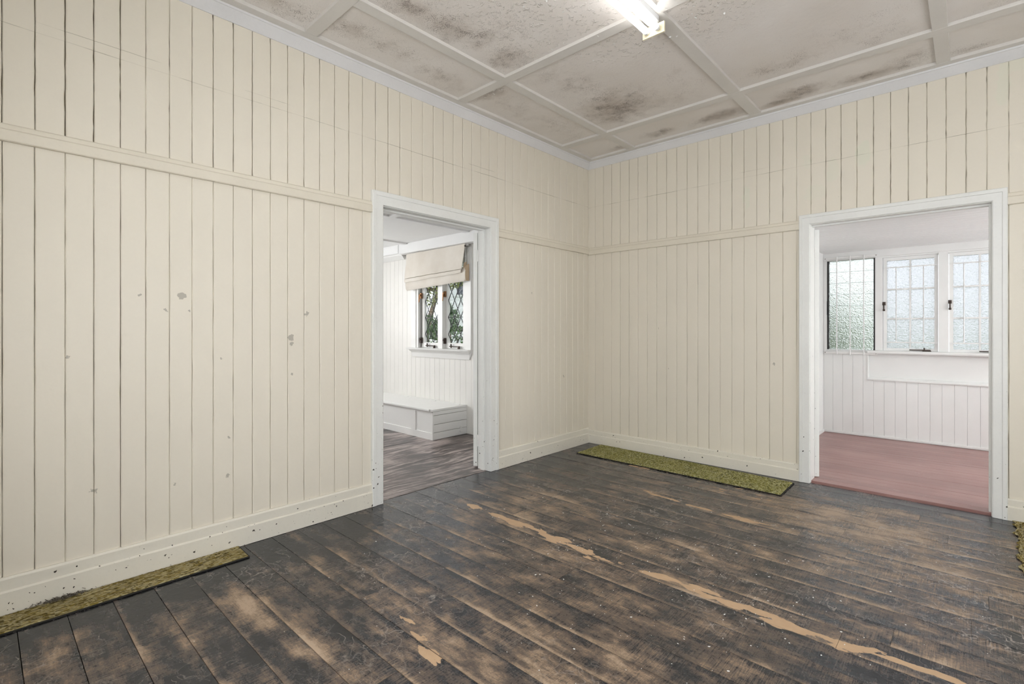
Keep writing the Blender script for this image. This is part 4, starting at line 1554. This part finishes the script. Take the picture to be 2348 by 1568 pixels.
def casement(name, x0):
    """sash from x0, .458 wide: stiles, rails, cross of muntins, six panes, bars, latch, stay"""
    x1 = x0 + .458
    w = empty(name, ((x0 + x1) / 2, VY, .966), kind='structure')
    z0, z1 = .966, 1.968
    d0, d1 = VY + .010, VY + .046
    g0, g1, gz0, gz1 = x0 + .036, x1 - .032, .994, 1.932
    s = box('sash', 'ver_wall', (x0 + .004, g0, d0, d1, z0, z1), w, .001)
    box('stile', 'ver_wall', (g1, x1 - .004, d0, d1, z0, z1), s, .001)
    box('bottom_rail', 'ver_wall', (g0, g1, d0 + .0005, d1 - .0005, z0, gz0), s, .001)
    box('top_rail', 'ver_wall', (g0, g1, d0 + .0005, d1 - .0005, gz1, z1), s, .001)
    box('sash_head', 'ver_wall', (x0 - .01, x1 + .01, VY, VY + .1, z1 + .001, VH), w, .001)
    mid = (g0 + g1) / 2
    rows = [gz0, 1.308, 1.624, gz1]
    box('muntin', 'ver_wall', (mid - .008, mid + .008, d0 + .004, d1 - .004, gz0, gz1), s, .001)
    for zz in rows[1:3]:
        for (a, b) in ((g0, mid - .008), (mid + .008, g1)):
            box('muntin', 'ver_wall', (a, b, d0 + .004, d1 - .004, zz - .008, zz + .008), s, .001)
    for (za, zb) in zip(rows, rows[1:]):
        za, zb = za + (.008 if za > gz0 else 0), zb - (.008 if zb < gz1 else 0)
        for (a, b) in ((g0, mid - .008), (mid + .008, g1)):
            box('pane', 'obscure', (a, b, d0 + .016, d0 + .020, za, zb), s)
    for zz in (1.056, 1.856):
        box('grille_bar', 'barwhite', (x0 + .004, x1 - .004, VY - .004, VY + .002, zz - .006, zz + .006), w)
    for xx in (x0 + .115, x0 + .341):
        MB().tube((xx, VY + .004, 1.056), (xx, VY + .004, 1.856), .0048, 8).build('grille_bar', 'steel', w, smooth=True)
    lt = MB()
    lx = x0 + .010
    lt.box(lx - .012, lx + .014, VY - .010, VY + .010, 1.455, 1.490)
    lt.tube((lx, VY - .012, 1.472), (lx + .002, VY - .022, 1.400), .0062, 8)
    lt.box(lx - .008, lx + .012, VY - .026, VY - .012, 1.392, 1.412)
    lt.build('latch', 'iron', s, bevel=.0015)
    st = MB()
    st.box(mid - .005, mid + .165, VY - .010, VY - .002, .974, .984)
    st.tube((mid + .115, VY - .006, .968), (mid + .115, VY - .006, 1.005), .006, 8)
    st.box(mid + .10, mid + .17, VY - .014, VY + .010, .968, .976)
    st.build('casement_stay', 'iron', s)
    return w


for kk, xx in enumerate((2.2815, 2.8165, 3.3515)):
    casement('window_%s' % (3 + kk if kk < 2 else 9), xx)
for kk, (a, b) in enumerate(((2.215, 2.2815), (2.7405, 2.8155), (3.2755, 3.3505), (3.8105, 4.25))):
    box('trim_%d' % (15 + kk), 'ver_wall', (a, b, VY - .006, VY + .11, .966, VH), bevel=.001, kind='structure')

# ------------------------------------------------------------------ outdoors seen through the panes
box('ground_lawn', 'lawn', (-40, 30, -.2, 45, -.62, -.55), kind='structure')
box('ground_path', 'concrete', (1.0, 7.0, 2.6, 9.0, -.55, -.53), kind='structure')


def leaves(mb, n, sampler, size, flat=.5):
    for _ in range(n):
        c = Vector(sampler())
        d = Vector((random.gauss(0, 1), random.gauss(0, 1), random.gauss(0, flat))).normalized()
        u = d.orthogonal().normalized()
        u.rotate(Matrix.Rotation(random.uniform(0, 6.28), 3, d))
        w = d.cross(u)
        s = size * random.uniform(.6, 1.3)
        mb.add([c - u * s, c + w * s * .45 + d * s * .1, c + u * s, c - w * s * .45 + d * s * .1], [(0, 1, 2, 3)])


SD = Vector((-.793, .610, 0))
SP = Vector((.610, .793, 0))
CAM = Vector((2.984, -4.416, 0))


def gp(dist, lat, z):
    return CAM + SD * dist + SP * lat + Vector((0, 0, z))


hroot = empty('clipped_hedge', gp(13, 0, -.55), label='clipped dark green hedge across the garden outside the leadlight window', cat='hedge')
hm = MB()


def hs():
    a = random.uniform(-6, 6)
    z = random.uniform(-.5, 1.20)
    q = random.choice([0, 0, 1])
    dep = -.45 + random.uniform(0, .12) if q == 0 else random.uniform(-.45, .45)
    if q == 1:
        z = 1.20 + random.uniform(-.06, .06)
    return gp(13 + dep, a, z)


leaves(hm, 14000, hs, .055)
hm.build('foliage', 'hedge', hroot)
hb = MB()
for i in range(24):
    a = -5.8 + i * .5
    hb.tube(gp(13, a, -.55), gp(13 + random.uniform(-.1, .1), a + random.uniform(-.1, .1), 1.0), .03, 6, .012)
hb.build('stems', 'bark', hroot)


def tree(name, dist, lat, trunk, crown, n, size, mat, label, r0=.22):
    base = gp(dist, lat, -.55)
    root = empty(name, base, label=label, cat='tree')
    tm = MB()
    pts = [base] + [gp(dist + a, lat + b, z) for a, b, z in trunk]
    for k, (p, q) in enumerate(zip(pts, pts[1:])):
        tm.tube(p, q, r0 * (1 - .22 * k), 10, r0 * (1 - .22 * (k + 1)))
    for (a, b, z, rx, rz) in crown:
        tm.tube(pts[-1], gp(dist + a, lat + b, z), r0 * .35, 7, r0 * .1)
    tm.build('trunk', 'bark', root, smooth=True)
    cm = MB()

    def samp():
        a, b, z, rx, rz = random.choice(crown)
        v = Vector((random.gauss(0, 1), random.gauss(0, 1), random.gauss(0, 1))).normalized() * random.uniform(.45, 1) ** .5
        return gp(dist + a + v.x * rx, lat + b + v.y * rx, z + v.z * rz)
    leaves(cm, n, samp, size)
    cm.build('crown', mat, root)
    return root


tree('garden_tree', 18.5, -.25, [(0, .12, .9), (0, .36, 1.75), (0, .62, 2.6)], [(0, .25, 2.75, .75, .75), (.3, -.5, 2.8, .8, .8), (-.2, .9, 3.2, .8, .6), (.2, .4, 3.7, 1.0, .6)], 7000, .045, 'crown',
     'leaning yellow-green garden tree behind the hedge, its trunk bare', .17)
tree('garden_shrub', 14.6, .68, [(0, .0, .5), (0, -.03, 1.2)], [(0, -.02, 1.35, .14, .35), (0, -.10, 1.75, .16, .22), (.1, .10, 1.5, .14, .3)], 650, .05, 'shrub',
     'loose dark-leaved shrub standing above the hedge before the white house', .03)
tree('garden_shrub', 15.3, .05, [(0, .0, .5), (0, -.05, 1.0)], [(0, 0, 1.25, .35, .38), (0, .3, 1.15, .3, .32), (0, -.4, 1.4, .35, .4)], 1800, .05, 'hedge',
     'dense dark green shrub beneath the leaning garden tree', .04)

# the neighbour's weatherboard house
hh = empty('weatherboard_house', gp(26, 4.0, -.55), label='pale weatherboard house with grey roof beyond the hedge', cat='house')
wbm = MB()
for i in range(34):
    z = -.55 + i * .15
    A = [gp(24, .75, z), gp(24.02, .75, z + .155), gp(24.2, .75, z + .155), gp(24.2, .75, z)]
    B = [gp(24, 9, z), gp(24.02, 9, z + .155), gp(24.2, 9, z + .155), gp(24.2, 9, z)]
    wbm.loft(A, B)
fixn(wbm.build('weatherboards', 'house', hh))
MB().loft([gp(24.2, .75, -.55), gp(24.2, 9, -.55), gp(30, 9, -.55), gp(30, .75, -.55)], [gp(24.2, .75, 4.5), gp(24.2, 9, 4.5), gp(30, 9, 4.5), gp(30, .75, 4.5)]).build('wall', 'house', hh)
fixn(MB().loft([gp(23.4, .3, 4.45), gp(23.4, 9.6, 4.45), gp(30.6, 9.6, 4.45), gp(30.6, .3, 4.45)], [gp(27, 1.2, 6.5), gp(27, 7.5, 6.5), gp(27.1, 7.5, 6.5), gp(27.1, 1.2, 6.5)]).build('roof', 'roof', hh))
for (a, z) in ((1.28, 2.75), (3.4, 1.6)):
    win = MB().loft([gp(23.93, a, z), gp(23.93, a + .9, z), gp(24.02, a + .9, z), gp(24.02, a, z)], [gp(23.93, a, z + 1.3), gp(23.93, a + .9, z + 1.3), gp(24.02, a + .9, z + 1.3), gp(24.02, a, z + 1.3)]).build('window', 'house', hh)
    MB().loft([gp(23.90, a + .1, z + .1), gp(23.90, a + .8, z + .1), gp(23.94, a + .8, z + .1), gp(23.94, a + .1, z + .1)], [gp(23.90, a + .1, z + 1.2), gp(23.90, a + .8, z + 1.2), gp(23.94, a + .8, z + 1.2), gp(23.94, a + .1, z + 1.2)]).build('pane', 'darkglass', win)

# green bank beside the verandah, behind the louvres
bk = empty('leafy_bush', (.6, 6.2, -.55), label='pale green bush outside the louvre window', cat='bush')
bm_ = MB()


def bs():
    v = Vector((random.gauss(0, 1), random.gauss(0, 1), random.gauss(0, 1))).normalized() * random.uniform(.5, 1) ** .4
    return Vector((.35 + v.x * 1.35, 6.2 + v.y * .8, .62 + v.z * 1.3))


leaves(bm_, 5200, bs, .09)
bm_.build('foliage', 'bank', bk)
bb = MB()
for i in range(9):
    a = random.uniform(0, 6.28)
    bb.tube((.35, 6.2, -.55), (.35 + math.cos(a) * .8, 6.2 + math.sin(a) * .5, .9), .035, 6, .012)
bb.build('stems', 'bark', bk)
